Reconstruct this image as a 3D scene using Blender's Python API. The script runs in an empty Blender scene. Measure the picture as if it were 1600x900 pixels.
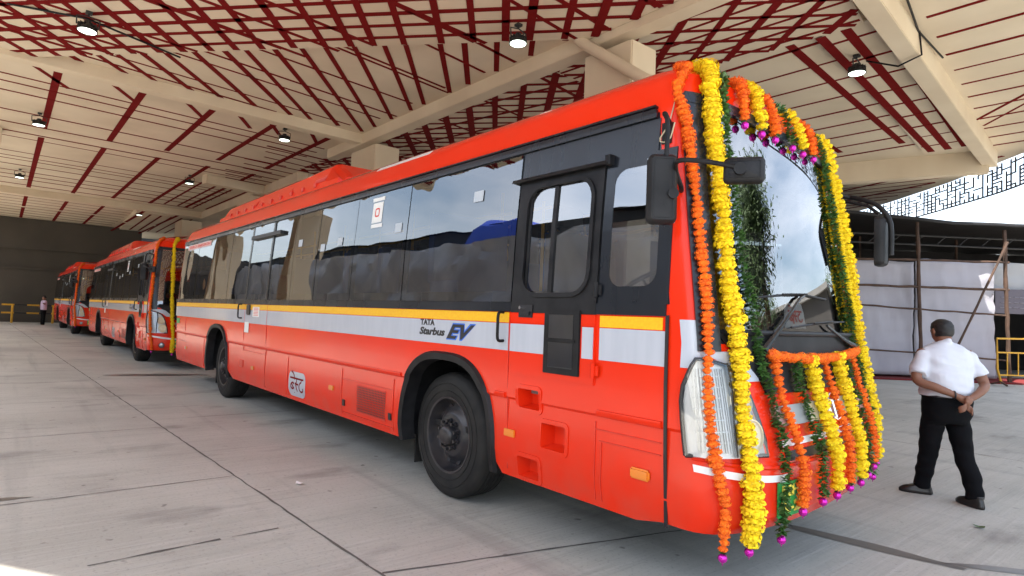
import bpy, bmesh, math, random
from mathutils import Vector, Matrix, noise
random.seed(7)
R = math.radians
scn = bpy.context.scene
COL = scn.collection

# ------------------------------------------------------------------ camera
cam_d = bpy.data.cameras.new('camera')
cam = bpy.data.objects.new('camera', cam_d)
COL.objects.link(cam)
cam_d.sensor_width = 36.0
cam_d.lens = 36 * 958.5 / 1600
cam_d.clip_start = 0.05
cam_d.clip_end = 3000
CR = Matrix(((0.64073116, 0.0112128, 0.76768343), (0.76677914, -0.0600088, -0.63909991), (0.03890167, 0.99813487, -0.04704725)))
cam.matrix_world = Matrix.Translation((0, 0, 1.5)) @ CR.to_4x4()
scn.camera = cam

# ------------------------------------------------------------------ world + sun
SUN_EL = 62
w = bpy.data.worlds.new('World'); scn.world = w; w.use_nodes = True
nt = w.node_tree; nt.nodes.clear()
out = nt.nodes.new('ShaderNodeOutputWorld'); bg = nt.nodes.new('ShaderNodeBackground')
sky = nt.nodes.new('ShaderNodeTexSky'); sky.sky_type = 'NISHITA'; sky.sun_disc = False
sky.sun_elevation = R(SUN_EL); sky.sun_rotation = R(184); sky.air_density = 1.2; sky.dust_density = 2.5
tc = nt.nodes.new('ShaderNodeTexCoord'); nz = nt.nodes.new('ShaderNodeTexNoise'); mp = nt.nodes.new('ShaderNodeMapping')
mp.inputs['Scale'].default_value = (1.0, 1.0, 2.6)
nz.inputs['Scale'].default_value = 2.6; nz.inputs['Detail'].default_value = 8; nz.inputs['Roughness'].default_value = .55
cr = nt.nodes.new('ShaderNodeValToRGB'); cr.color_ramp.elements[0].position = .38; cr.color_ramp.elements[1].position = .80
mx = nt.nodes.new('ShaderNodeMix'); mx.data_type = 'RGBA'; mx.inputs['B'].default_value = (7.5, 7.9, 8.8, 1)
nt.links.new(tc.outputs['Generated'], mp.inputs['Vector']); nt.links.new(mp.outputs[0], nz.inputs['Vector'])
nt.links.new(nz.outputs['Fac'], cr.inputs['Fac']); nt.links.new(cr.outputs['Color'], mx.inputs['Factor'])
nt.links.new(sky.outputs[0], mx.inputs['A']); nt.links.new(mx.outputs['Result'], bg.inputs['Color'])
bg.inputs['Strength'].default_value = 0.15
nt.links.new(bg.outputs[0], out.inputs[0])
sl = bpy.data.lights.new('sun', 'SUN'); sl.energy = 5.0; sl.angle = R(0.6); sl.color = (1, .95, .87)
sun = bpy.data.objects.new('sun', sl); COL.objects.link(sun)
sdir = Vector((0.03, -0.46, 1.0)).normalized()
sun.rotation_euler = sdir.to_track_quat('Z', 'Y').to_euler(); sun.location = (0, -20, 40)
scn.view_settings.view_transform = 'Standard'; scn.view_settings.look = 'None'
scn.view_settings.exposure = 1.6; scn.view_settings.gamma = 1; scn.view_settings.use_curve_mapping = False

# ------------------------------------------------------------------ materials
MATS = {}
def principled(name, col, rough=.5, metal=0, coat=0, spec=.5, emit=None, es=1):
    m = bpy.data.materials.new(name); m.use_nodes = True
    b = m.node_tree.nodes['Principled BSDF']
    b.inputs['Base Color'].default_value = (*col, 1); b.inputs['Roughness'].default_value = rough
    b.inputs['Metallic'].default_value = metal; b.inputs['Coat Weight'].default_value = coat
    b.inputs['Coat Roughness'].default_value = .04
    b.inputs['Specular IOR Level'].default_value = spec
    if emit:
        b.inputs['Emission Color'].default_value = (*emit, 1); b.inputs['Emission Strength'].default_value = es
    MATS[name] = m
    return m
def vary(m, scale, amt, col2=None, bump=0, detail=6, stretch=(1, 1, 1), lo=.35, hi=.65, rough_amt=0, bscale=None):
    """mix base colour towards a second one with noise, optional bump"""
    n = m.node_tree; b = n.nodes['Principled BSDF']
    c = b.inputs['Base Color'].default_value[:]
    t = n.nodes.new('ShaderNodeTexCoord'); mp = n.nodes.new('ShaderNodeMapping'); mp.inputs['Scale'].default_value = stretch
    z = n.nodes.new('ShaderNodeTexNoise'); z.inputs['Scale'].default_value = scale; z.inputs['Detail'].default_value = detail
    r = n.nodes.new('ShaderNodeMapRange'); r.inputs[1].default_value = lo; r.inputs[2].default_value = hi; r.inputs[4].default_value = amt
    x = n.nodes.new('ShaderNodeMix'); x.data_type = 'RGBA'
    x.inputs['A'].default_value = c; x.inputs['B'].default_value = (*(col2 or tuple(v * .5 for v in c[:3])), 1)
    n.links.new(t.outputs['Object'], mp.inputs[0]); n.links.new(mp.outputs[0], z.inputs['Vector'])
    n.links.new(z.outputs['Fac'], r.inputs[0]); n.links.new(r.outputs[0], x.inputs['Factor']); n.links.new(x.outputs['Result'], b.inputs['Base Color'])
    if rough_amt:
        q = n.nodes.new('ShaderNodeMapRange'); q.inputs[1].default_value = .3; q.inputs[2].default_value = .7
        q.inputs[3].default_value = b.inputs['Roughness'].default_value; q.inputs[4].default_value = b.inputs['Roughness'].default_value + rough_amt
        n.links.new(z.outputs['Fac'], q.inputs[0]); n.links.new(q.outputs[0], b.inputs['Roughness'])
    if bump:
        z2 = z
        if bscale:
            z2 = n.nodes.new('ShaderNodeTexNoise'); z2.inputs['Scale'].default_value = bscale; z2.inputs['Detail'].default_value = 3
            n.links.new(mp.outputs[0], z2.inputs['Vector'])
        bp = n.nodes.new('ShaderNodeBump'); bp.inputs['Strength'].default_value = 1; bp.inputs['Distance'].default_value = bump
        n.links.new(z2.outputs['Fac'], bp.inputs['Height']); n.links.new(bp.outputs[0], b.inputs['Normal'])
    return m
red = vary(principled('bus_red', (.80, .026, .003), .20, coat=.08, spec=.25), .9, .35, (.62, .03, .01), bump=.006, detail=2, bscale=.8)
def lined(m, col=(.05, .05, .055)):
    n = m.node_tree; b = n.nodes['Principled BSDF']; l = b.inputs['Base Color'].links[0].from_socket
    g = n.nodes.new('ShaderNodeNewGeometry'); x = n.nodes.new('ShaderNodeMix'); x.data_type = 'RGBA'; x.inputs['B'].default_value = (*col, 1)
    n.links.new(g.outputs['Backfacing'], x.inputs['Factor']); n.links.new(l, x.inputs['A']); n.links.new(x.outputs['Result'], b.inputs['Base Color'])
redd = principled('red_trim', (.62, .03, .012), .45)
def dusty(m):
    n = m.node_tree; b = n.nodes['Principled BSDF']; l = b.inputs['Base Color'].links[0].from_socket; N = n.nodes.new
    t = N('ShaderNodeTexCoord'); sp = N('ShaderNodeSeparateXYZ'); a = N('ShaderNodeMapRange'); a.inputs[1].default_value = 1.0; a.inputs[2].default_value = .38
    z = N('ShaderNodeTexNoise'); z.inputs['Scale'].default_value = 5; z.inputs['Detail'].default_value = 8; q = N('ShaderNodeMapRange'); q.inputs[1].default_value = .38; q.inputs[2].default_value = .75; q.inputs[4].default_value = .22
    mu = N('ShaderNodeMath'); mu.operation = 'MULTIPLY'; x = N('ShaderNodeMix'); x.data_type = 'RGBA'; x.inputs['B'].default_value = (.30, .16, .11, 1)
    n.links.new(t.outputs['Object'], sp.inputs[0]); n.links.new(sp.outputs['Z'], a.inputs[0]); n.links.new(t.outputs['Object'], z.inputs['Vector']); n.links.new(z.outputs['Fac'], q.inputs[0])
    n.links.new(a.outputs[0], mu.inputs[0]); n.links.new(q.outputs[0], mu.inputs[1]); n.links.new(mu.outputs[0], x.inputs['Factor']); n.links.new(l, x.inputs['A']); n.links.new(x.outputs['Result'], b.inputs['Base Color'])
dusty(red)
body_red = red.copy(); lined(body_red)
black = vary(principled('gloss_black', (.007, .009, .013), .22, coat=.1, spec=.4), 3, .5, (.016, .019, .025), stretch=(1, 1, .15), rough_amt=.12)
matt = vary(principled('matt_black', (.005, .005, .006), .5, spec=.25), 6, .5, (.03, .03, .032))
rubber = vary(principled('tyre_rubber', (.012, .012, .012), .7, spec=.3), 7, .6, (.032, .03, .027), bump=.002)
rimm = vary(principled('rim_black', (.018, .018, .022), .35), 8, .5, (.06, .05, .045))
grey = vary(principled('stripe_grey', (.47, .50, .56), .25, coat=.4), 5, .3, (.38, .41, .47), stretch=(4, 4, .5), bump=.004, bscale=.9, detail=2)
yel = vary(principled('stripe_yellow', (.85, .43, .005), .35), 60, .5, (.9, .55, .01), detail=1)
white = principled('white_paint', (.78, .78, .76), .4)
chrome = principled('chrome', (.72, .72, .72), .12, metal=1)
silver = principled('silver', (.5, .5, .5), .3, metal=.7)
amber = principled('amber_lens', (.8, .22, .01), .15, coat=1)
fabric = principled('seat_fabric', (.03, .07, .22), .9)
seaty = principled('seat_rail', (.75, .4, .02), .5)
inter = principled('interior_grey', (.16, .16, .165), .7)
darkint = principled('interior_dark', (.03, .03, .035), .6)
plateg = principled('plate_green', (.02, .33, .07), .4)
platey = principled('plate_yellow', (.85, .75, .1), .4)
blue = principled('badge_blue', (.02, .14, .62), .3)
ink = principled('ink_black', (.012, .012, .015), .4)
rope = principled('rope', (.5, .42, .28), .9)
cream = vary(principled('ceiling_cream', (.72, .615, .465), .8), .55, .7, (.57, .47, .34), bump=.012, detail=8, bscale=1.6)
creamb = vary(principled('beam_cream', (.72, .61, .45), .75), .9, .5, (.58, .46, .32), bump=.006, detail=8, stretch=(1, 1, .5))
maroon = vary(principled('painted_maroon', (.155, .006, .006), .95, spec=.1), 3, .5, (.19, .010, .010))
lampb = principled('lamp_housing', (.02, .02, .02), .5)
led = principled('lamp_lens', (.9, .95, .9), .3, emit=(.85, 1, .88), es=2.2)
wallm = vary(principled('wall_plaster', (.085, .072, .058), .9), .5, .6, (.055, .048, .04), detail=8)
cloth = vary(principled('white_cloth', (.38, .37, .41), .9), .7, .35, (.29, .28, .32), bump=.03, detail=3)
bamboo = vary(principled('bamboo', (.085, .045, .028), .8), 4, .7, (.03, .018, .012))
tarp = vary(principled('tarp_grey', (.38, .38, .39), .33), .6, .6, (.2, .2, .21), bump=.25, detail=3, stretch=(1, 1, .5))
tarpb = principled('tarp_blue', (.01, .06, .5), .5)
shedm = vary(principled('shed_black', (.012, .011, .012), .8), 2, .6, (.03, .028, .028))
carpet = vary(principled('carpet_red', (.16, .012, .012), .95), 6, .5)
ylw = vary(principled('barrier_yellow', (.62, .33, .02), .45), 7, .5, (.4, .2, .02))
mari_o = vary(principled('marigold_orange', (.90, .175, .003), .8), 30, .6, (.84, .12, .002))
mari_y = vary(principled('marigold_yellow', (.93, .70, .006), .8), 30, .6, (.90, .60, .004))
leafm = vary(principled('leaf_green', (.035, .10, .018), .4), 25, .8, (.09, .2, .05))
for m_ in (mari_o, mari_y, leafm):   # every petal a slightly different tone
    n_ = m_.node_tree; b_ = n_.nodes['Principled BSDF']; l_ = b_.inputs['Base Color'].links[0].from_socket
    g_ = n_.nodes.new('ShaderNodeNewGeometry'); h_ = n_.nodes.new('ShaderNodeHueSaturation'); q_ = n_.nodes.new('ShaderNodeMapRange'); q_.inputs[3].default_value = .82; q_.inputs[4].default_value = 1.22
    q2 = n_.nodes.new('ShaderNodeMapRange'); q2.inputs[3].default_value = .494; q2.inputs[4].default_value = .506
    n_.links.new(g_.outputs['Random Per Island'], q_.inputs[0]); n_.links.new(q_.outputs[0], h_.inputs['Value']); n_.links.new(g_.outputs['Random Per Island'], q2.inputs[0]); n_.links.new(q2.outputs[0], h_.inputs['Hue'])
    n_.links.new(l_, h_.inputs['Color']); n_.links.new(h_.outputs['Color'], b_.inputs['Base Color'])
pomp = principled('foil_magenta', (.62, .02, .42), .15, metal=.6)
skin = principled('skin', (.20, .085, .048), .55)
shirt = vary(principled('shirt_white', (.60, .62, .68), .85), 3, .2, (.54, .56, .63))
trou = vary(principled('trousers_black', (.004, .004, .005), .9, spec=.15), 5, .4)
shoe = principled('shoe_leather', (.014, .011, .01), .3)
hairm = principled('hair_black', (.008, .007, .007), .6)
pink = principled('shirt_lilac', (.5, .38, .5), .8)
conc_far = vary(principled('far_concrete', (.33, .32, .30), .9), .3, .5)
steel_b = principled('steel_blue', (.16, .2, .27), .6)
bark = principled('bark', (.09, .06, .04), .9)
crownm = vary(principled('tree_leaf', (.05, .09, .025), .6), 3, .8, (.08, .13, .04))

def glass_mat(name, tint, refl, wav=0.0, ior=1.5, wsc=1.2, fl=0.9):
    m = bpy.data.materials.new(name); m.use_nodes = True; n = m.node_tree; n.nodes.clear()
    o = n.nodes.new('ShaderNodeOutputMaterial'); t = n.nodes.new('ShaderNodeBsdfTransparent'); g = n.nodes.new('ShaderNodeBsdfGlossy')
    t.inputs[0].default_value = (*tint, 1); g.inputs[0].default_value = (fl, fl, fl, 1); g.inputs['Roughness'].default_value = .008
    f = n.nodes.new('ShaderNodeFresnel'); f.inputs['IOR'].default_value = ior
    a = n.nodes.new('ShaderNodeMapRange'); a.inputs[3].default_value = refl; a.inputs[4].default_value = 1.0
    x = n.nodes.new('ShaderNodeMixShader')
    n.links.new(f.outputs[0], a.inputs[0]); n.links.new(a.outputs[0], x.inputs[0]); n.links.new(t.outputs[0], x.inputs[1]); n.links.new(g.outputs[0], x.inputs[2])
    if wav:
        c = n.nodes.new('ShaderNodeTexCoord'); z = n.nodes.new('ShaderNodeTexNoise'); z.inputs['Scale'].default_value = wsc; z.inputs['Detail'].default_value = 1
        b = n.nodes.new('ShaderNodeBump'); b.inputs['Strength'].default_value = 1; b.inputs['Distance'].default_value = wav
        n.links.new(c.outputs['Object'], z.inputs['Vector']); n.links.new(z.outputs['Fac'], b.inputs['Height'])
        n.links.new(b.outputs[0], g.inputs['Normal']); n.links.new(b.outputs[0], f.inputs['Normal'])
    n.links.new(x.outputs[0], o.inputs[0]); MATS[name] = m
    return m
sglass = glass_mat('tinted_glass', (.36, .37, .38), .16, .008, wsc=1.3, fl=.72)
wglass = glass_mat('windshield_glass', (.62, .65, .66), .28, .0035, wsc=.8, fl=.76)
cglass = glass_mat('clear_glass', (.62, .64, .65), .20, .004)
lens = glass_mat('lamp_clear', (.92, .93, .93), .06)
mirrorm = principled('mirror_glass', (.8, .8, .8), .02, metal=1)

# ------------------------------------------------------------------ object helpers
def tag(o, label=None, cat=None, group=None, kind=None):
    if label: o['label'] = label
    if cat: o['category'] = cat
    if group: o['group'] = group
    if kind: o['kind'] = kind
    return o
def empty(name, loc, label=None, cat=None, group=None):
    o = bpy.data.objects.new(name, None); COL.objects.link(o); o.location = loc
    o.empty_display_size = .2
    return tag(o, label, cat, group)
def children(o): return [c for c in bpy.data.objects if c.parent == o]
def copy_tree(o, parent=None):
    c = o.copy(); COL.objects.link(c); c.parent = parent
    for ch in children(o): copy_tree(ch, c)
    return c
class MB:
    """collects world-space geometry; org is subtracted on build"""
    org = Vector((0, 0, 0))
    def __init__(s): s.v = []; s.f = []; s.mi = []
    def add(s, vs, fs, mi=0):
        n = len(s.v); s.v += [tuple(v) for v in vs]; s.f += [tuple(i + n for i in f) for f in fs]; s.mi += [mi] * len(fs)
    def box(s, a, b, mi=0, M=None):
        x0, y0, z0 = a; x1, y1, z1 = b
        vs = [Vector(p) for p in ((x0, y0, z0), (x1, y0, z0), (x1, y1, z0), (x0, y1, z0), (x0, y0, z1), (x1, y0, z1), (x1, y1, z1), (x0, y1, z1))]
        if M: vs = [M @ v for v in vs]
        s.add(vs, [(0, 3, 2, 1), (4, 5, 6, 7), (0, 1, 5, 4), (1, 2, 6, 5), (2, 3, 7, 6), (3, 0, 4, 7)], mi)
    def tube(s, pts, rad, n=8, mi=0, cap=True):
        pts = [Vector(p) for p in pts]
        if not isinstance(rad, (list, tuple)): rad = [rad] * len(pts)
        rings = []; up = None
        for i, p in enumerate(pts):
            d = (pts[min(i + 1, len(pts) - 1)] - pts[max(i - 1, 0)]).normalized()
            if up is None: up = Vector((0, 0, 1)) if abs(d.z) < .9 else Vector((1, 0, 0))
            a = d.cross(up).normalized(); up = a.cross(d).normalized()
            rings.append([p + (a * math.cos(t) + up * math.sin(t)) * rad[i] for t in (2 * math.pi * k / n for k in range(n))])
        vs = [v for r in rings for v in r]; fs = []
        for i in range(len(pts) - 1):
            for k in range(n): fs.append((i * n + k, i * n + (k + 1) % n, (i + 1) * n + (k + 1) % n, (i + 1) * n + k))
        if cap: fs.append(tuple(range(n))[::-1]); fs.append(tuple((len(pts) - 1) * n + k for k in range(n)))
        s.add(vs, fs, mi)
    def lathe(s, prof, M=Matrix.Identity(4), n=32, mi=0):
        """prof: (radius, height) along local +Z"""
        vs = []; fs = []
        for r, h in prof:
            for k in range(n):
                t = 2 * math.pi * k / n; vs.append(M @ Vector((r * math.cos(t), r * math.sin(t), h)))
        for i in range(len(prof) - 1):
            for k in range(n): fs.append((i * n + k, i * n + (k + 1) % n, (i + 1) * n + (k + 1) % n, (i + 1) * n + k))
        s.add(vs, fs, mi)
    def grid(s, rows, mi=0, closed=False):
        nr = len(rows); nc = len(rows[0]); fs = []
        for i in range(nr - 1):
            for j in range(nc if closed else nc - 1): fs.append((i * nc + j, i * nc + (j + 1) % nc, (i + 1) * nc + (j + 1) % nc, (i + 1) * nc + j))
        s.add([p for r in rows for p in r], fs, mi)
    def slab(s, poly, z0, z1, mi=0):
        n = len(poly); vs = [(x, y, z0) for x, y in poly] + [(x, y, z1) for x, y in poly]
        s.add(vs, [tuple(range(n))[::-1], tuple(range(n, 2 * n))] + [(i, (i + 1) % n, n + (i + 1) % n, n + i) for i in range(n)], mi)
    def build(s, name, mats, parent=None, smooth=False, bevel=0, org=None, angle=40):
        me = bpy.data.meshes.new(name); o_ = MB.org if org is None else Vector(org)
        me.from_pydata([tuple(Vector(v) - o_) for v in s.v], [], s.f)
        if not isinstance(mats, (list, tuple)): mats = [mats]
        for m in mats: me.materials.append(m)
        for p, i in zip(me.polygons, s.mi): p.material_index = i
        bm = bmesh.new(); bm.from_mesh(me)
        bmesh.ops.remove_doubles(bm, verts=bm.verts, dist=1e-5)
        bmesh.ops.recalc_face_normals(bm, faces=bm.faces)
        if bevel:
            es = [e for e in bm.edges if len(e.link_faces) == 2 and e.calc_face_angle(0) > .6]
            bmesh.ops.bevel(bm, geom=es, offset=bevel, segments=2, affect='EDGES', clamp_overlap=True)
        if smooth or bevel:
            for f in bm.faces: f.smooth = True
            for e in bm.edges:
                if len(e.link_faces) == 2 and e.calc_face_angle(0) > R(angle): e.smooth = False
        bm.to_mesh(me); bm.free()
        o = bpy.data.objects.new(name, me); COL.objects.link(o)
        if parent: o.parent = parent
        elif org is not None: o.location = o_
        return o
def rr_box(mb, M, hx, hz, d0, d1, rad, n=6):
    def loop(g, d):
        P = []; r_ = max(rad - g, .005)
        for cx, cz, a0 in ((hx - rad, hz - rad, 0), (-hx + rad, hz - rad, 90), (-hx + rad, -hz + rad, 180), (hx - rad, -hz + rad, 270)):
            for k in range(n + 1): a = R(a0 + 90 * k / n); P.append(M @ Vector((cx + r_ * math.cos(a), d, cz + r_ * math.sin(a))))
        return P
    th = abs(d1 - d0); rows = [loop(.02, d0), loop(.008, d0 + .2 * (d1 - d0)), loop(0, d0 + .5 * (d1 - d0)), loop(0, d1)]
    mb.grid(rows, 0, closed=True); mb.add(rows[0], [tuple(range(len(rows[0])))]); mb.add(rows[-1], [tuple(range(len(rows[0])))])
    ins = [loop(.03, d0 - .001), loop(.036, d0 - .004), loop(.042, d0 - .004), loop(.048, d0 - .001)]; mb.grid(ins, 0, closed=True)
def text_mesh(txt, size=1, bold=0, shear=0, ext=.002):
    cu = bpy.data.curves.new('t', 'FONT'); cu.body = txt; cu.size = size; cu.offset = bold; cu.shear = shear; cu.extrude = ext; cu.resolution_u = 3
    ob = bpy.data.objects.new('t', cu); COL.objects.link(ob); bpy.context.view_layer.update()
    me = bpy.data.meshes.new_from_object(ob.evaluated_get(bpy.context.evaluated_depsgraph_get()))
    vs = [v.co.copy() for v in me.vertices]; fs = [tuple(p.vertices) for p in me.polygons]
    bpy.data.objects.remove(ob); bpy.data.curves.remove(cu); bpy.data.meshes.remove(me)
    return vs, fs
def fit_text(mb, txt, x0, x1, z0, z1, mapf, bold=0, shear=0, mi=0, flip=False):
    vs, fs = text_mesh(txt, 1, bold, shear, .01)
    a = min(v.x for v in vs); b = max(v.x for v in vs); c = min(v.y for v in vs); d = max(v.y for v in vs)
    mb.add([mapf(x0 + (v.x - a) / (b - a) * (x1 - x0), z0 + (v.y - c) / (d - c) * (z1 - z0), .004 if v.z > 0 else .001) for v in vs], fs, mi)
DEV = [[(.0, .70), (1, .70)], [(.34, .70), (.34, .02)], [(.33, .42), (.25, .48), (.13, .45), (.07, .34), (.12, .23), (.23, .20), (.33, .27)], [(.12, .43), (.28, .26)],
       [(.34, .70), (.30, .84), (.20, .95), (.08, 1.0)], [(.50, .70), (.50, .56), (.45, .46), (.41, .48), (.45, .40), (.58, .12)], [(.48, .44), (.64, .44)],
       [(.84, .70), (.84, .58), (.74, .50), (.70, .36), (.76, .20), (.87, .14), (.98, .20), (.98, .32)]]
def dev_text(mb, x0, x1, z0, z1, mapf, th=.08, mi=0):
    for st in DEV:
        P = [Vector((x0 + a * (x1 - x0), z0 + b * (z1 - z0))) for a, b in st]
        if len(P) > 3:
            Q = [P[0]]
            for i in range(len(P) - 1):
                p0 = P[max(i - 1, 0)]; p3 = P[min(i + 2, len(P) - 1)]
                for t in (.25, .5, .75, 1):
                    Q.append(.5 * ((2 * P[i]) + (P[i + 1] - p0) * t + (2 * p0 - 5 * P[i] + 4 * P[i + 1] - p3) * t * t + (3 * P[i] - p0 - 3 * P[i + 1] + p3) * t ** 3))
            P = Q
        h = th * (z1 - z0) / 2; L = []; Rr = []
        for i, p in enumerate(P):
            d = (P[min(i + 1, len(P) - 1)] - P[max(i - 1, 0)]).normalized(); nn = Vector((-d.y, d.x)) * h
            L.append(mapf((p + nn).x, (p + nn).y, .004)); Rr.append(mapf((p - nn).x, (p - nn).y, .004))
        mb.grid([L, Rr], mi)
def spline(P, step):
    P = [Vector(p) for p in P]; Q = []
    for i in range(len(P) - 1):
        p0 = P[max(i - 1, 0)]; p1 = P[i]; p2 = P[i + 1]; p3 = P[min(i + 2, len(P) - 1)]
        for k in range(12):
            t = k / 12; Q.append(.5 * ((2 * p1) + (p2 - p0) * t + (2 * p0 - 5 * p1 + 4 * p2 - p3) * t * t + (3 * p1 - p0 - 3 * p2 + p3) * t ** 3))
    Q.append(P[-1]); res = [Q[0]]; acc = 0
    for a, b in zip(Q, Q[1:]):
        L = (b - a).length; pos = 0
        while acc + (L - pos) >= step:
            pos += step - acc; acc = 0; res.append(a.lerp(b, pos / L))
        acc += L - pos
    return res

# ------------------------------------------------------------------ the ground
def ground_material():
    m = principled('concrete', (.33, .315, .295), .82)
    n = m.node_tree; b = n.nodes['Principled BSDF']; N = n.nodes.new; L = n.links.new
    t = N('ShaderNodeTexCoord')
    def nz(scale, stretch, detail=6, rough=.6):
        mp = N('ShaderNodeMapping'); mp.inputs['Scale'].default_value = stretch; mp.inputs['Rotation'].default_value = (0, 0, R(1.5)); z = N('ShaderNodeTexNoise')
        z.inputs['Scale'].default_value = scale; z.inputs['Detail'].default_value = detail; z.inputs['Roughness'].default_value = rough
        L(t.outputs['Object'], mp.inputs[0]); L(mp.outputs[0], z.inputs['Vector']); return z
    big = nz(.5, (1, 1, 1)); broom = nz(1, (46, .9, 1), 4, .75); broom2 = nz(1, (11, .5, 1), 6, .7); fine = nz(40, (1, 1, 1)); stain = nz(.9, (1.4, .7, 1), 8)
    def mixc(fac, a, bcol, lo, hi, amt):
        r = N('ShaderNodeMapRange'); r.inputs[1].default_value = lo; r.inputs[2].default_value = hi; r.inputs[4].default_value = amt
        x = N('ShaderNodeMix'); x.data_type = 'RGBA'; L(fac.outputs['Fac'], r.inputs[0]); L(r.outputs[0], x.inputs['Factor'])
        if isinstance(a, tuple): x.inputs['A'].default_value = a
        else: L(a, x.inputs['A'])
        x.inputs['B'].default_value = bcol; return x.outputs['Result']
    c = mixc(big, (.47, .455, .40, 1), (.37, .355, .31, 1), .4, .62, .9)
    c = mixc(broom2, c, (.27, .26, .235, 1), .50, .72, .45)
    c = mixc(broom, c, (.55, .53, .50, 1), .48, .75, .55)
    c = mixc(stain, c, (.13, .12, .11, 1), .56, .76, .8)
    grit = nz(95, (1, 1, 1), 3, .7)
    c = mixc(fine, c, (.19, .18, .165, 1), .55, .72, .5); c = mixc(grit, c, (.62, .60, .56, 1), .58, .75, .4); spots = nz(7, (1, 1, 1), 2, .5); c = mixc(spots, c, (.12, .11, .10, 1), .70, .76, .7)
    tyre = nz(1.0, (.12, 2.6, 1), 3, .6); c = mixc(tyre, c, (.20, .19, .18, 1), .58, .74, .45)
    L(c, b.inputs['Base Color'])
    bp = N('ShaderNodeBump'); bp.inputs['Distance'].default_value = .003; L(broom.outputs['Fac'], bp.inputs['Height'])
    L(bp.outputs[0], b.inputs['Normal'])
    return m
concm = ground_material()
g = MB(); S = 900
g.add([(-S, -S, 0), (S, -S, 0), (S, S, 0), (-S, S, 0)], [(0, 1, 2, 3)])
g.build('ground', concm)['kind'] = 'structure'
jt = MB(); jm = principled('joint_filler', (.11, .10, .088), .9)
def strip2(mb, a, b, wd, z, jitter=0, seg=None):
    a = Vector(a); b = Vector(b); d = (b - a); L = d.length; d.normalize(); nn = Vector((-d.y, d.x)); k = seg or max(1, int(L / .15)) if jitter else 1
    A = []; B = []
    for i in range(k + 1):
        p = a + d * L * i / k; wj = wd / 2 * (1 + jitter * random.uniform(-1, 1)); o = random.uniform(-.3, .3) * wd * (jitter > 0)
        q = p + nn * (wj + o); A.append((q.x, q.y, z)); q = p - nn * (wj - o); B.append((q.x, q.y, z))
    mb.grid([A, B])
strip2(jt, (-60, .05), (-3.34, 1.76), .016, .003, .35); strip2(jt, (-3.34, 1.76), (12, 2.22), .022, .003, .6)
for x in (-5.79, -8.47, -11.2, -13.9, -16.6, -19.3, -22, -24.7, -27.5, -31, -35, -40):
    strip2(jt, (x - .02, -8), (x + .03, 1.76 - (abs(x) - 3.34) * .03), .012, .0035, .4)
strip2(jt, (-4.22, .47), (-4.245, 1.18), .016, .0035, .8); strip2(jt, (-4.245, 1.25), (-4.25, 1.55), .012, .0035, .8)
strip2(jt, (-3.2, 1.78), (-2.65, 3.9), .016, .0035, .5)
strip2(jt, (-3.05, 1.8), (-.2, 1.6), .014, .0035, .5)
for x in (-9.0, -14.0, 1.4): strip2(jt, (x, 2.0), (x - .1, 30), .012, .0035, .4)
strip2(jt, (-26, 9.0), (12, 9.9), .014, .003, .4)
jt.build('pavement_joints', jm)['kind'] = 'structure'
# dark trickle of water on the concrete in front of the bus and an oil patch further back
wet = principled('wet_patch', (.15, .137, .12), .3)
def blob(cx, cy, rx, ry, rot, name, z=.004):
    mb = MB(); n = 40; P = []
    for k in range(n):
        t = 2 * math.pi * k / n; r = 1 + .28 * noise.noise(Vector((math.cos(t) * 1.8 + cx, math.sin(t) * 1.8 + cy, 3)))
        x = rx * r * math.cos(t); y = ry * r * math.sin(t); P.append((cx + x * math.cos(rot) - y * math.sin(rot), cy + x * math.sin(rot) + y * math.cos(rot), z))
    mb.add(P, [tuple(range(n))]); o = mb.build(name, wet); o['kind'] = 'structure'; return o
blob(-1.75, 4.75, .6, .07, R(8), 'water_trickle'); blob(-.95, 5.1, .42, .05, R(38), 'water_trickle'); blob(-14.6, 2.6, .9, .2, R(75), 'oil_patch'); blob(-5.95, -.02, .3, .04, R(80), 'oil_patch')

# ------------------------------------------------------------------ canopy ceiling
ZC, ZA = 6.45, 6.30
canopy = MB()
CAN = [(-60, -3.3), (-8, -3.3), (-4.9, -3.3), (-3.9, -2.62), (1.2, -2.2), (1.5, 2), (.9, 7), (0, 10.5), (-1.0, 14), (-2.2, 17.6), (-3.8, 20.9), (-6.2, 23.6), (-8.8, 26), (-14, 30), (-20, 33), (-60, 33)]
canopy.slab(CAN, ZC, ZC + .4)
can = canopy.build('canopy_ceiling', cream); can['kind'] = 'structure'
Afac = [(-16.1, -.33), (-7.15, 7.48), (-3.1, 7.48), (.6, 4.4), (.6, -2.0), (-3.9, -2.35), (-4.9, -3.1), (-9, -3.1), (-18.9, -3.1)]
Dfac = [(-8.6, 7.9), (-8.6, 9.3), (-5.43, 10.03), (-3.79, 10.1), (-3.4, 7.9)]
Ffar = [(-22.2, 8.05), (-8.6, 9.3), (-7.6, 16.8), (-9, 17.6), (-19, 30), (-22, 32)]
sl_ = MB(); sl_.slab(Afac, ZA, ZC - .003); sl_.slab(Dfac, ZA, ZC - .003)
sl_.slab([(-47, 5.7), (-37.2, 5.2), (-36.4, 8.6), (-47, 8.6)], 6.2, ZC - .003)
Efac = [(-4.62, 9.95), (-3.35, 9.95), (-4.35, 18.6), (-5.45, 18.6)]
sl_.slab([(-4.45, 10.12), (-3.5, 10.12), (-4.6, 19.0), (-5.55, 19.0)], 6.34, ZC - .003)
fac = sl_.build('dropped_ceiling_panel', cream, can)
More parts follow.
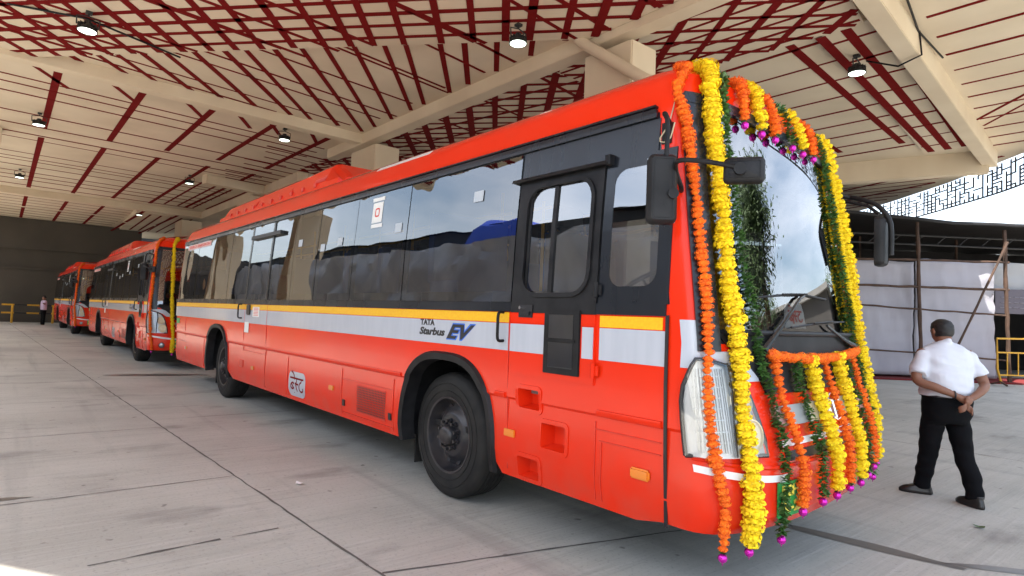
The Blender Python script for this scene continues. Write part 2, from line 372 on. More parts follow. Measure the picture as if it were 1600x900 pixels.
# painted maroon bands, clipped to each facet
def inside_clip(p, d, poly):
    """parameter ranges of line p+t*d inside an arbitrary polygon"""
    ts = []
    for i in range(len(poly)):
        a = Vector(poly[i]); b = Vector(poly[(i + 1) % len(poly)]); e = b - a; den = d.x * e.y - d.y * e.x
        if abs(den) < 1e-9: continue
        q = a - p; t = (q.x * e.y - q.y * e.x) / den; s = (q.x * d.y - q.y * d.x) / den
        if 0 <= s < 1: ts.append(t)
    ts.sort(); return list(zip(ts[::2], ts[1::2]))
lines = MB()
def fam(poly, z, ang, spacing, wd, phase=0, p_skip=0, jit=.0):
    d = Vector((math.cos(ang), math.sin(ang))); nn = Vector((-d.y, d.x)); pr = [Vector(p).dot(nn) for p in poly]
    k = math.floor((min(pr) - phase) / spacing)
    while k * spacing + phase < max(pr):
        c = k * spacing + phase; k += 1
        if random.random() < p_skip: continue
        dd = Vector((math.cos(ang + random.uniform(-jit, jit)), math.sin(ang + random.uniform(-jit, jit))))
        for t0, t1 in inside_clip(nn * c, dd, poly):
            a = nn * c + dd * (t0 + .03); b = nn * c + dd * (t1 - .03)
            if (b - a).length > .2: bar(a, b, wd * random.uniform(.85, 1.15), z)
def bar(a, b, wd, z):
    a = Vector(a); b = Vector(b); d = (b - a).normalized(); nn = Vector((-d.y, d.x)) * wd / 2
    global _bz
    _bz = (_bz + 1) % 9; zz = z - .004 - _bz * .0012
    P = [a + nn, b + nn, b - nn, a - nn]
    lines.add([(p.x, p.y, zz) for p in P] + [(p.x, p.y, z + .001) for p in P], [(0, 1, 2, 3), (0, 4, 5, 1), (1, 5, 6, 2), (2, 6, 7, 3), (3, 7, 4, 0)])
_bz = 0
a1 = math.atan2(.657, .754); a2 = math.atan2(.62, -.785)
fam(Afac, ZA, a1, .40, .11, .0, jit=.006); fam(Afac, ZA, a2, .545, .13, .1, jit=.01)
for a, b in (((-11.0, .9), (-11.45, 4.2)), ((-10.4, 1.2), (-10.75, 4.55)), ((-8.35, 3.2), (-8.55, 6.3)), ((-6.5, 5.2), (-6.7, 7.4)), ((-13.2, -1.5), (-13.6, 1.9)), ((-14, -1.6), (-14.4, 1.1)), ((-5.4, 4.1), (-5.7, 7.4))): bar(a, b, .09, ZA)
Bfac = [(-15.9, -.2), (-7.3, 7.45), (-15.6, 7.45)]
fam(Bfac, ZC, a2, .545, .11, .1, jit=.012); fam(Bfac, ZC, R(99), 2.3, .07, .9); fam(Afac, ZA, R(96), 1.5, .09, .4, jit=.02)
for a, b in (((-15.6, .75), (-15.85, 3.4)), ((-14.6, 1.4), (-15.3, 6.9)), ((-13.5, 2.3), (-14.2, 7.2)), ((-12.1, 3.4), (-12.6, 7.2)), ((-10.8, 4.6), (-11.2, 7.2)), ((-9.6, 5.6), (-9.9, 7.3))): bar(a, b, .06, ZC)
for y in (-.9, .68, 2.3, 3.86, 5.42, 7.0):
    for x0, x1 in ((-16.4, -22.45), (-23.7, -34.9), (-36.0, -42.3), (-42.8, -48.4)): bar((x0, y), (x1, y), .16, ZC if x1 > -36 or y < 5.4 else 6.2)
for i, x in enumerate((-17.3, -17.9, -18.7, -20.6, -22.05, -23.2, -24.0, -26.4, -27.3, -27.9, -29.0, -30.4, -31.4, -32.4, -33.9, -36.9, -37.9, -39, -40.1, -41.3, -42.5, -43.8, -45, -46.3, -47.6)):
    bar((x, -3), (x - .9, 7.4 if x > -36 else 5.3), .068, ZC)
for y in (.2, 1.6, 3.1, 4.3, 5.1, 6.2): bar((-16.4, y), (-17.7, y + .75), .11, ZC)
for y in (5.9, 6.4, 6.9, 7.4, 7.9): bar((-37.4, y), (-46.5, y + .3), .10, 6.2)
for y in (6.0, 6.6, 7.3, 7.9, 8.5): bar((-27, y), (-34.5, y), .10, ZC)
for i in range(9): bar((-19.2 - i * .75, 6.0 + (i % 3) * .2), (-19.6 - i * .75, 8.6), .09, ZC)
fam(Dfac, ZA, a1, .42, .085, .1, jit=.02); fam(Dfac, ZA, a2, .6, .12, .2); fam(Dfac, ZA, R(4), .36, .06, .1)
FD = [(-21.8, 7.9), (-8.7, 7.9), (-8.7, 9.4), (-7.8, 16.5), (-12, 22), (-21.8, 24)]
fam(FD, ZC, a1, .42, .10, .1); fam(FD, ZC, a2, .62, .15, .2); fam(FD, ZC, R(12), .75, .09, .1); fam(FD, ZC, R(100), 1.9, .09, .1)
E1 = [(-8.4, 9.45), (-5.4, 10.15), (-4.5, 10.2), (-5.55, 18.4), (-7.9, 18.2)]
fam(E1, ZC, 0, .95, .075, .15)
for a, b in (((-5.09, 10.3), (-5.75, 17.9)), ((-6.6, 10.1), (-7.25, 17.8)), ((-8.0, 10.1), (-8.2, 14.8))): bar(a, b, .15, ZC)
E2 = [(-4.45, 10.15), (-3.5, 10.15), (-4.6, 18.9), (-5.52, 18.9)]
fam(E2, 6.34, 0, .95, .065, .15)
for a, b in (((-4.5, 10.2), (-5.36, 18.85)), ((-4.1, 10.2), (-4.98, 18.85)), ((-3.62, 10.2), (-4.6, 18.8))): bar(a, b, .16, 6.34)
E3 = [(-3.1, 10.0), (.1, 9.6), (-1.0, 14), (-2.2, 17.6), (-3.7, 20.5), (-4.3, 20.2)]
fam(E3, ZC, 0, .87, .065, .45); bar((-3.95, 17.0), (-2.6, 15.5), .06, ZC); bar((-3.95, 17.6), (-2.6, 16.0), .06, ZC)
E4 = [(-3.2, 8.0), (-3.1, 9.9), (.2, 9.5), (.9, 7), (.6, 4.6)]
fam(E4, ZC, 0, .87, .07, .45)
E5 = [(-8.9, 19.2), (-4.7, 20.3), (-4.2, 20.9), (-6.4, 23.2), (-8.8, 25.5), (-12, 27.5), (-14, 22)]
fam(E5, ZC, R(5), .55, .06, .1); fam(E5, ZC, a2 + .3, 1.4, .14, .2)
bar((-8.3, 19.3), (-4.9, 20.9), .18, ZC); bar((-8.8, 20.3), (-6.2, 22.4), .18, ZC)
lines.build('painted_line_pattern', maroon, can)

bms = MB()
def beam(a, b, wd, z0, z1=6.5):
    a = Vector(a); b = Vector(b); d = (b - a).normalized(); nn = Vector((-d.y, d.x)) * wd / 2
    P = [a + nn, b + nn, b - nn, a - nn]; bms.slab([(p.x, p.y) for p in P], z0, z1)
beam((-18.2, 7.67), (-3.3, 7.67), .34, 6.17); beam((-3.3, 7.9), (-.4, 8.1), .34, 6.17)
beam((-15.35, -3.4), (-16.0, 7.5), .34, 6.2); beam((-35.3, -3.4), (-36.0, 8.4), .4, 6.15)
beam((-23.4, -3.4), (-23.5, -.25), .5, 6.0); beam((-25.4, 5.7), (-26.0, 9), .4, 6.12)
beam((-3.28, 8.5), (-4.42, 20.4), .30, 6.05); beam((-9, 18.75), (-4.42, 20.2), .35, 5.86)
beam((-36.0, 8.2), (-22, 8.2), .4, 6.1)
bo = bms.build('roof_beam', creamb, can, bevel=.012)
cols = MB()
def column(x0, x1, y0, y1, label, z1=6.06):
    m = MB(); m.box((x0, y0, 0), (x1, y1, z1)); o = m.build('column', creamb, None, bevel=.02, org=((x0 + x1) / 2, (y0 + y1) / 2, 0))
    b = MB(); b.box((x0 - .03, y0 - .03, 0), (x1 + .03, y1 + .03, .9)); bb = b.build('column_base_band', ylw, o, org=((x0 + x1) / 2, (y0 + y1) / 2, 0))
    tag(o, label, 'column', 'cream columns under the canopy')
CG = [(-7.35, -6.3, 7.56, 8.2, 'cream concrete column behind the nearest bus, topmost part beside the drain pipe'),
      (-16.6, -15.1, 7.56, 8.3, 'cream column rising just behind the roof pod of the nearest bus', ),
      (-27.8, -26.1, 7.56, 8.3, 'cream column seen over the rear roof of the nearest bus'),
      (-38.6, -36.9, 7.3, 8.3, 'cream column behind the front of the second bus'),
      (-23.6, -22.3, -3.3, -2.4, 'cream column on the open side, mirrored in the bus windows'),
      (-34, -32.8, -3.3, -2.4, 'cream column on the open side further back, mirrored in the rear windows'),
      (-45, -43.8, -3.3, -2.4, 'cream column on the open side near the back wall')]
for c in CG: column(*c)
# drain pipe
p = MB(); p.tube(spline([(-7.42, 7.42, 6.42), (-7.25, 7.40, 6.24), (-6.6, 7.40, 5.75), (-6.0, 7.40, 5.3), (-5.75, 7.42, 5.1), (-5.7, 7.42, 4.8)], .12), .095, 14)
tag(p.build('drain_pipe', creamb, None, smooth=True, org=(-7.4, 7.4, 6.4)), 'cream drain pipe slanting down from the big beam', 'pipe')
p = MB(); p.tube(spline([(-8.35, 18.4, 6.3), (-8.2, 18.4, 6.0), (-7.9, 18.45, 5.65), (-7.85, 18.5, 5.4), (-8.3, 18.5, 5.1)], .15), .14, 14)
tag(p.build('drain_pipe', creamb, None, smooth=True, org=(-8.3, 18.4, 6.3)), 'cream pipe elbow under the far right beam above the mirror', 'pipe')
# conduit along the right beam
p = MB(); p.tube([(-3.02, 9.2, 6.40), (-3.38, 11.2, 6.40), (-3.42, 12.6, 6.40)], .018, 6); p.tube([(-3.38, 11.25, 6.42), (-3.35, 11.27, 6.02), (-3.75, 11.45, 6.0), (-4.3, 11.6, 6.3)], .016, 6)
tag(p.build('cable_conduit', matt, None, org=(-3.3, 11, 6.4)), 'thin dark cable running along the right beam to a ceiling lamp', 'cable')
p = MB(); p.tube([(-12.9, -.2, 6.28), (-12.5, .85, 6.25), (-13.2, 2.4, 6.27)], .018, 6)
tag(p.build('cable_conduit', matt, None, org=(-12.5, .8, 6.25)), 'thin dark cable hanging at the top left ceiling lamp', 'cable')

# lamps
def ceiling_lamp(x, y, zt, tilt, label, first=[None]):
    if first[0] is None:
        t = empty('ceiling_lamp', (0, 0, 0)); o0 = Vector((0, 0, 0))
        m = MB(); m.lathe([(.0, 0), (.05, 0), (.06, -.05), (.10, -.08), (.13, -.10), (.155, -.17), (.155, -.185), (.14, -.185)], n=24)
        for k in range(14):
            a = 2 * math.pi * k / 14; m.box((.06, -.004, -.16), (.15, .004, -.06), 0, Matrix.Rotation(a, 4, 'Z'))
        m.build('housing', lampb, t, smooth=True, org=o0)
        m = MB(); m.lathe([(0, -.176), (.138, -.176), (.138, -.182), (0, -.184)], n=24); m.build('lens', led, t, org=o0)
        m = MB(); m.tube([(0, -.16, -.1), (0, -.17, .05), (0, 0, .09), (0, .17, .05), (0, .16, -.1)], .012, 6); m.tube([(0, 0, .09), (0, 0, .16)], .012, 6); m.box((-.05, -.05, .13), (.05, .05, .17))
        m.build('bracket', lampb, t, org=o0)
        first[0] = t
    else: t = copy_tree(first[0])
    t.location = (x, y, zt - .165); t.rotation_euler = (R(-abs(tilt[0]) * .08), R(-abs(tilt[1]) * .12), 0); t.scale = (.95, .95, .95)
    tag(t, label, 'ceiling lamp', 'round lamps under the canopy')
for x, y, z, tl, lb in ((-12.3, .85, ZA, (-22, 18), 'large round lamp at top left, nearest to the photo corner'),
                        (-7.6, 6.25, ZA, (-12, 20), 'round lamp on the dense red grid beside the big beam and drain pipe'),
                        (-4.35, 11.3, 6.34, (-10, 10), 'round lamp under the red crossed lines at the right'),
                        (-5.1, 21.5, ZC, (0, 0), 'small flat lamp at far right below the last beam'),
                        (-16.95, 5.75, ZC, (-10, 15), 'round lamp close behind the cross beam, above the roof pod of the nearest bus'),
                        (-20.6, .52, ZC, (-10, 10), 'round lamp far left on a plain ceiling panel, with its light low'),
                        (-30.2, .3, ZC, (0, 0), 'small round lamp at the far left beside the second red dash'),
                        (-25.9, 5.3, ZC, (0, 0), 'dark round lamp left of the short beam end'),
                        (-37.6, 5.4, ZC, (0, 0), 'small lit lamp above the second bus roof')):
    ceiling_lamp(x, y, z, tl, lb)

# back wall
m = MB(); m.box((-49.4, -12, 0), (-48.7, 7.2, 6.43)); m.box((-48.72, -12, 4.55), (-48.45, 7.2, 6.43)); m.box((-48.72, -12, 3.3), (-48.62, 7.2, 3.42))
tag(m.build('back_wall', wallm, None, org=(-49, -2, 0)), 'dark brown plastered wall closing the back of the bus shed', 'wall')
m = MB(); m.box((-56, 8, 0), (-55, 30, 8.5)); m.box((-55.2, 8, 4.6), (-54.8, 30, 5.3), 1); m.box((-55.2, 8, 6.3), (-54.5, 30, 7), 0)
tag(m.build('far_building', [steel_b, white], None, org=(-56, 19, 0)), 'blue grey building with pale band seen beyond the wall end', 'building')
m = MB(); m.box((-44, 9.6, 0), (-23, 9.9, 5.0)); m.build('dark_side_screen', shedm)
o = bpy.data.objects['dark_side_screen']; tag(o, 'dark screen wall behind the parked buses', 'screen')

# fretwork screen on the curved canopy rim
def fret():
    RIM = spline([(1.0, 7, 0), (0, 10.5, 0), (-1.0, 14, 0), (-2.2, 17.6, 0), (-3.8, 20.9, 0), (-6.2, 23.6, 0), (-8.8, 26, 0), (-14, 30, 0), (-20, 33, 0)], .11)
    m = MB(); n = len(RIM); Z0, Z1 = 5.62, 6.44; rows = 8; dz = (Z1 - Z0) / rows; rnd = random.Random(3)
    def seg(i, j, za, zb):
        a = RIM[i]; b = RIM[j]; d = (b - a).normalized(); nn = Vector((-d.y, d.x, 0)) * .014
        m.add([a + nn + Vector((0, 0, za)), b + nn + Vector((0, 0, za)), b - nn + Vector((0, 0, za)), a - nn + Vector((0, 0, za)),
               a + nn + Vector((0, 0, zb)), b + nn + Vector((0, 0, zb)), b - nn + Vector((0, 0, zb)), a - nn + Vector((0, 0, zb))],
              [(0, 1, 2, 3), (4, 5, 6, 7), (0, 1, 5, 4), (1, 2, 6, 5), (2, 3, 7, 6), (3, 0, 4, 7)])
    def vseg(i, za, zb):
        if i >= n - 1: return
        a = RIM[i]; d = (RIM[i + 1] - a).normalized() * .018; nn = Vector((-d.y, d.x, 0)).normalized() * .014
        P = [a + nn - d, a + nn + d, a - nn + d, a - nn - d]
        m.add([p + Vector((0, 0, za)) for p in P] + [p + Vector((0, 0, zb)) for p in P], [(0, 1, 2, 3), (4, 5, 6, 7), (0, 1, 5, 4), (1, 2, 6, 5), (2, 3, 7, 6), (3, 0, 4, 7)])
    h = .017
    for i in range(n - 1): seg(i, i + 1, Z0 - .02, Z0 + .02)
    for i in range(0, n - 2, 2):
        for r in range(1, rows):
            if rnd.random() < .42:
                for q in range(2): seg(min(i + q, n - 2), min(i + q + 1, n - 1), Z0 + r * dz - h, Z0 + r * dz + h)
        r = 0
        while r < rows:
            L = rnd.choice((1, 2, 3))
            if rnd.random() < .62: vseg(i, Z0 + r * dz - h, min(Z1, Z0 + (r + L) * dz + h))
            r += L
    tag(m.build('fretwork_screen', matt, None, org=(-5, 22, 5.6)), 'black fretwork screen of small rectangles hanging from the curved canopy rim', 'screen')
fret()

# ------------------------------------------------------------------ the bus
YC = 4.025
O1 = Vector((-4.25, YC, 0))
ZW = [(.40, 1.235), (.55, 1.262), (.93, 1.262), (.945, 1.275), (1.52, 1.275), (1.60, 1.272), (2.10, 1.25), (2.70, 1.20), (2.78, 1.185), (2.94, 1.12), (3.0, 1.05), (3.04, .985), (3.07, .92), (3.10, .83), (3.14, .66), (3.18, .35)]
ZF = [(.40, -1.68), (.5, -1.63), (.75, -1.63), (.95, -1.68), (1.1, -1.73), (1.3, -1.78), (1.6, -1.82), (2.2, -1.91), (2.7, -1.985), (2.85, -2.01), (2.94, -2.03), (3.0, -2.10), (3.04, -2.20), (3.07, -2.42), (3.10, -2.9), (3.14, -3.8), (3.18, -5)]
ZB = [(.4, .09), (.8, .09), (1.3, .06), (3.3, .06)]
ZR = [(.4, .36), (.9, .34), (1.4, .22), (3.3, .2)]
def lerp(T, z):
    if z <= T[0][0]: return T[0][1]
    for (a, b), (c, d) in zip(T, T[1:]):
        if z <= c: return b + (d - b) * (z - a) / (c - a)
    return T[-1][1]
def fx(u, z):
    a = min(abs(u), 1); return lerp(ZF, z) - lerp(ZB, z) * a * a - .117 * u - lerp(ZR, z) * (1 - max(0, 1 - a ** 4) ** .25)
XR = -13.92
def front(u, z, off=0):
    e = .01
    def P(u, z): return Vector((fx(u, z), YC + lerp(ZW, z) * u, z))
    p = P(u, z)
    if not off: return p
    uu = max(-.985, min(.985, u)); n = (P(uu + e, z) - P(uu - e, z)).cross(P(uu, z + .02) - P(uu, z - .02)).normalized()
    if n.x < 0 and abs(uu) < .9 or (n.y * uu < 0 and abs(uu) >= .9): n = -n
    return p + n * off
def side(x, z, off=0, s=-1):
    e = .02; w0 = lerp(ZW, z); g = (lerp(ZW, z + e) - lerp(ZW, z - e)) / (2 * e) if not .9 < z < .97 else 0
    n = Vector((0, 1, -g)).normalized(); return Vector((x, YC + s * (w0 + n.y * off), z + n.z * off))
def patch(mb, f, rows, ncol=2, off=.004, th=.004, mi=0, rim=True):
    """closed plate on the body: rows = [(z, a0, a1)], f(a, z, off)"""
    A = [[f(a0 + (a1 - a0) * k / (ncol - 1), z, off) for k in range(ncol)] for z, a0, a1 in rows]
    mb.grid(A, mi)
    if rim:
        B = [[f(a0 + (a1 - a0) * k / (ncol - 1), z, off - th) for k in range(ncol)] for z, a0, a1 in rows]
        mb.grid([A[0], B[0]], mi); mb.grid([A[-1], B[-1]], mi)
        mb.grid([[r[0] for r in A], [r[0] for r in B]], mi); mb.grid([[r[-1] for r in A], [r[-1] for r in B]], mi)
def zr(z0, z1, a0, a1, n=2): return [(z0 + (z1 - z0) * i / (n - 1), a0, a1) for i in range(n)]
def rrect(z0, z1, x0, x1, r, n=6, mid=4):
    rows = []
    for i in range(n + 1):
        t = math.pi / 2 * i / n; rows.append((z0 + r * (1 - math.cos(t)), x0 + r * (1 - math.sin(t)), x1 - r * (1 - math.sin(t))))
    for i in range(1, mid): rows.append((z0 + r + (z1 - z0 - 2 * r) * i / mid, x0, x1))
    for i in range(n + 1):
        t = math.pi / 2 * i / n; rows.append((z1 - r + r * math.sin(t), x0 + r * (1 - math.cos(t)), x1 - r * (1 - math.cos(t))))
    return rows
def frame(mb, z0, z1, x0, x1, r, wd, f, off, th, mi=0):
    """rounded-rectangle ring"""
    def loop(g):
        P = []; zz0, zz1, xx0, xx1, rr = z0 - g, z1 + g, x0 - g, x1 + g, r + g
        for cx, cz, a0 in ((xx1 - rr, zz1 - rr, 0), (xx0 + rr, zz1 - rr, 90), (xx0 + rr, zz0 + rr, 180), (xx1 - rr, zz0 + rr, 270)):
            for k in range(7): a = R(a0 + 15 * k); P.append((cx + rr * math.cos(a), cz + rr * math.sin(a)))
        return P
    i, o = loop(0), loop(wd)
    mb.grid([[f(a, z, off - th) for a, z in i], [f(a, z, off) for a, z in i], [f(a, z, off) for a, z in o], [f(a, z, off - th) for a, z in o]], mi, closed=True)
AR = ((-4.12, .64), (-10.78, .62))
def arch(x):
    h = .0
    for c, hw in AR:
        t = abs(x - c) / hw
        if t < 1: h = max(h, .38 + .78 * (1 - t ** 2.8) ** (1 / 2.8))
    return h
SEAM = [-2.02, -3.3, -4.84, -5.9, -6.85, -7.6, -8.38, -9.35, -10.35, -11.4, -12.5, -13.72]
NO_OPEN = set()
def frange(a, b, n): return [a + (b - a) * i / n for i in range(n + 1)]

def build_bus():
    MB.org = O1
    root = empty('electric_bus', O1)
    # ---- body shell
    xs = set()
    for x in (-3.19, -2.985, -2.96, -2.74, -13.72, -13.0, -3.3, -2.49, -3.16, -2.61, -2.75, -8.4, -9.35): xs.add(x)
    for a, b in zip(SEAM[1:], SEAM[2:]):
        xs.add(round(a - .08, 3)); xs.add(round(b + .08, 3))
    for c, hw in AR:
        for i in range(41): xs.add(round(c - hw + 2 * hw * (.5 - .5 * math.cos(math.pi * i / 40)), 4))
    for k in range(12): xs.add(-13.5 + k * .9)
    xs = sorted(x for x in xs if x <= -2.739); xs = [x for i, x in enumerate(xs) if i == 0 or x - xs[i - 1] > .003]
    for extra in (.35, .75): pass
    us = [-1] + [-(math.sin(R(t)) ** .4) for t in (84, 76, 68, 60, 52, 44)] + [-.78, -.7, -.6, -.45, -.3, -.15, 0]
    us = sorted(set(us + [-u for u in us]))
    zs = [.40, .43, .50, .565, .66, .75, .82, .89, .928, .93, .947, 1.02, 1.04, 1.1, 1.2, 1.3, 1.40, 1.46, 1.52, 1.60, 1.68, 1.9, 2.1, 2.36, 2.60, 2.66, 2.70, 2.76, 2.80, 2.86, 2.9, 2.94, 2.97, 3.0, 3.02, 3.04, 3.055, 3.07, 3.085, 3.1, 3.12, 3.14, 3.16, 3.18]
    tags = []; rows = []
    for z in zs:
        row = []; tg = []
        W = lerp(ZW, z); xn = fx(-1, z); xf_ = fx(1, z); top = max(0, z - 3.0); xr = XR + top * 1.2 + .0
        rr = .18
        def zx(x, zz=z):
            a = arch(x); return max(zz, a) if zz < 1.3 else zz
        for x in xs: q = zx(x); row.append((max(x, xr + rr), YC - lerp(ZW, q), q)); tg.append(('n', x))
        for k in (.25, .5, .75): x = -2.74 + (xn + 2.74) * k; row.append((x, YC - W, z)); tg.append(('n', x))
        for u in us: row.append((fx(u, z), YC + W * u, max(z, .435))); tg.append(('f', u))
        for k in (.75, .5, .25): x = -2.74 + (xf_ + 2.74) * k; row.append((x, YC + W, z)); tg.append(('s', x))
        for x in reversed(xs): q = zx(x); row.append((max(x, xr + rr), YC + lerp(ZW, q), q)); tg.append(('s', x))
        for u in [.99, .96, .9, .6, .2, -.2, -.6, -.9, -.96, -.99]: row.append((xr + rr * (1 - max(0, 1 - abs(u) ** 5) ** .2), YC + W * u, z)); tg.append(('r', u))
        rows.append(row); tags.append(tg)
    mb = MB(); nc = len(rows[0]); V = [p for r in rows for p in r]
    openings = [(min(a, b) + .08, max(a, b) - .08) for a, b in zip(SEAM[1:], SEAM[2:])]
    fs = []; mi = []
    for i in range(len(rows) - 1):
        z0, z1 = zs[i], zs[i + 1]; zm = (z0 + z1) / 2
        for j in range(nc):
            k = (j + 1) % nc; q = (i * nc + j, i * nc + k, (i + 1) * nc + k, (i + 1) * nc + j)
            if abs(V[q[0]][2] - V[q[3]][2]) < 1e-4 and abs(V[q[1]][2] - V[q[2]][2]) < 1e-4: continue
            t0, t1 = tags[0][j], tags[0][k]; mat = 0; skip = False
            if (t0[0], t1[0]) == ('n', 'f'): t1 = ('n', -1.99)
            if (t0[0], t1[0]) == ('f', 's'): t0 = ('s', -2.05)
            if t0[0] == t1[0] and t0[0] in 'ns':
                xm = (t0[1] + t1[1]) / 2
                if 1.6 <= zm < 2.72: mat = 1
                if 1.68 < zm < 2.60:
                    for a, b in openings:
                        if a - .002 < xm < b + .002: skip = True
                    if -3.16 < xm < -2.61 and zm < 2.36: skip = True
                if t0[0] == 'n':
                    for rx0, rx1, rz0, rz1 in ((-3.19, -2.985, .89, 1.02), (-2.96, -2.74, .66, .82), (-3.19, -2.985, .43, .565)):
                        if rx0 < xm < rx1 and rz0 < zm < rz1: skip = True
                if xm > -2.50 and xm < -2.0 and 1.68 < zm < 2.36 and t0[0] == 'n': skip = True
            elif t0[0] == 'f' and t1[0] == 'f':
                um = (t0[1] + t1[1]) / 2
                if abs(um) < .965 and 1.40 < zm < 2.80: mat = 1
                if abs(um) < .9 and 1.46 < zm < 2.76: skip = True
            elif t0[0] == 'r' and t1[0] == 'r' and 1.68 < zm < 2.60 and abs(t0[1] + t1[1]) < 1.6: skip = True
            if t0[0] == 'r' and t1[0] == 'r' and 1.0 < zm < 2.72: mat = 1
            if skip: continue
            fs.append(q); mi.append(mat)
    fs.append(tuple((len(rows) - 1) * nc + j for j in range(nc))); mi.append(0)
    mb.v = V; mb.f = fs; mb.mi = mi
    mb.build('body', [body_red, black], root, smooth=True, angle=28)
    # ---- underbody, floor
    m = MB(); m.box((-13.7, 2.95, .55), (-2.0, 5.1, .6)); m.box((-9.9, 2.9, .42), (-5.0, 5.15, .56)); m.box((-3.3, 2.9, .45), (-2.05, 5.1, .56)); m.box((-13.6, 2.95, .45), (-11.6, 5.1, .56))
    for c, hw in AR:
        m.box((c - .66, 3.35, .5), (c + .66, 3.4, 1.25)); m.box((c - .66, 4.65, .5), (c + .66, 4.7, 1.25)); m.box((c - .68, 2.83, 1.19), (c + .68, 3.4, 1.25)); m.box((c - .68, 4.65, 1.19), (c + .68, 5.2, 1.25))
        for sx in (-1, 1): m.box((c + sx * .67 - .01, 2.84, .42), (c + sx * .67 + .01, 3.4, 1.22)); m.box((c + sx * .67 - .01, 4.65, .42), (c + sx * .67 + .01, 5.2, 1.22))
        m.tube([(c, 3.1, .5), (c, 4.95, .5)], .1, 10)
    m.build('underframe', matt, root)
    m = MB()
    for a, b in ((-13.7, -11.5), (-10.05, -4.85), (-3.4, -2.15)): m.box((a, 2.85, .98), (b, 5.2, 1.02))
    m.box((-11.5, 3.38, .981), (-10.05, 4.67, 1.021)); m.box((-4.85, 3.38, .981), (-3.4, 4.67, 1.021)); m.build('cabin_floor', inter, root)
    m = MB(); m.box((-13.7, 2.93, 2.72), (-2.35, 5.12, 2.75)); m.build('cabin_ceiling', inter, root)
    m = MB(); m.box((-2.95, 2.92, 1.02), (-2.25, 5.1, 1.36)); m.box((-2.40, 2.95, 1.30), (-2.05, 5.0, 1.42)); m.box((-2.38, 3.1, 1.42), (-2.12, 3.75, 1.55))
    m.build('dashboard', darkint, root, bevel=.03)
    m = MB()
    P0 = Vector((-2.62, 3.4, 1.72)); ax = Vector((-.55, 0, .83)).normalized(); a = ax.cross(Vector((0, 1, 0))).normalized(); b = Vector((0, 1, 0))
    m.tube([P0 + (a * math.cos(t) + b * math.sin(t)) * .24 for t in [2 * math.pi * k / 24 for k in range(25)]], .016, 8); m.tube([P0 - ax * .3, P0], .03, 8)
    for t in (0, 120, 240): m.tube([P0, P0 + (a * math.cos(R(t)) + b * math.sin(R(t))) * .24], .012, 6)
    m.build('steering_wheel', matt, root, smooth=True)
    # seats
    s0 = MB(); s0.box((-.22, -.42, .42), (.22, .42, .52)); s0.box((-.27, -.42, .5), (-.18, .42, 1.12)); s0.box((-.2, -.3, 0), (-.12, .3, .42), 1)
    s0.tube([(-.24, -.4, 1.12), (-.24, .4, 1.12)], .022, 8, 1)
    first = None
    for x in (-4.4, -5.35, -6.15, -6.95, -7.75, -10.75, -11.9, -12.6, -13.3):
        for y in (3.32, 4.72):
            if first is None:
                first = s0.build('seat', [fabric, seaty], root, bevel=.02, org=(0, 0, 0)); o = first
            else:
                o = first.copy(); COL.objects.link(o); o.parent = root
            o.location = Vector((x, y, 1.27 if x in (-4.4, -10.75) else 1.02)) - O1
    s1 = MB(); s1.box((-.26, -.25, .4), (.2, .25, .52)); s1.box((-.3, -.24, .5), (-.2, .24, 1.15)); s1.box((-.1, -.1, 0), (.1, .1, .4)); s1.box((-.3, -.14, 1.16), (-.22, .14, 1.36))
    o = s1.build('driver_seat', darkint, root, bevel=.03, org=(0, 0, 0)); o.location = Vector((-3.15, 3.4, 1.02)) - O1
    m = MB()
    for x in (-4.7, -6.4, -8.3, -9.4, -11.4): m.tube([(x, 3.75, 1.0), (x, 3.75, 2.74)], .017, 6); m.tube([(x, 4.3, 1.0), (x, 4.3, 2.74)], .017, 6)
    m.tube([(-13, 3.75, 2.5), (-4, 3.75, 2.5)], .016, 6); m.tube([(-13, 4.3, 2.5), (-4, 4.3, 2.5)], .016, 6)
    m.build('grab_rails', seaty, root)
    # ---- window panes both sides
    for s in (-1, 1):
        f = lambda x, z, off, s=s: side(x, z, off, s)
        for i, (a, b) in enumerate(zip(SEAM[1:], SEAM[2:])):
            if s == -1 and i == 5: continue          # door pane is built with the door
            m = MB(); patch(m, f, zr(1.605, 2.655, b + .006, a - .006, 9), 6, .009 + .0015 * (i % 2), .006)
            m.build('window', sglass, root, smooth=True)
    # far side front window and rear window
    m = MB(); patch(m, lambda x, z, off: side(x, z, off, 1), zr(1.62, 2.60, -3.29, -2.2, 6), 3, .008, .006); m.build('window', sglass, root)
    m = MB(); m.box((-13.94, 3.0, 1.68), (-13.93, 5.05, 2.6)); m.build('rear_window', sglass, root)
    f = side
    # drip rail, belt rail
    m = MB(); patch(m, f, [(2.665, XR + .2, -2.14), (2.69, XR + .2, -2.14), (2.715, XR + .2, -2.15)], 30, .022, .024)
    patch(m, f, [(2.722, XR + .2, -2.15), (2.735, XR + .2, -2.15)], 30, .03, .035); m.build('drip_rail', black, root)
    m = MB(); patch(m, f, [(1.535, XR + .05, -2.0), (1.565, XR + .05, -2.0), (1.6, XR + .05, -2.0)], 30, .012, .014); m.build('belt_rail', black, root)
    # black pier between door and cantrail, quarter window surround
    m = MB(); patch(m, f, zr(2.47, 2.66, -3.285, -2.12, 3), 6, .006, .007); m.build('header_panel', black, root)
    m = MB(); patch(m, f, zr(1.46, 1.532, -13.85, -3.32, 2), 40, .004, .004); patch(m, f, zr(1.46, 1.527, -2.47, -2.02, 2), 4, .004, .004); m.build('yellow_stripe', yel, root)
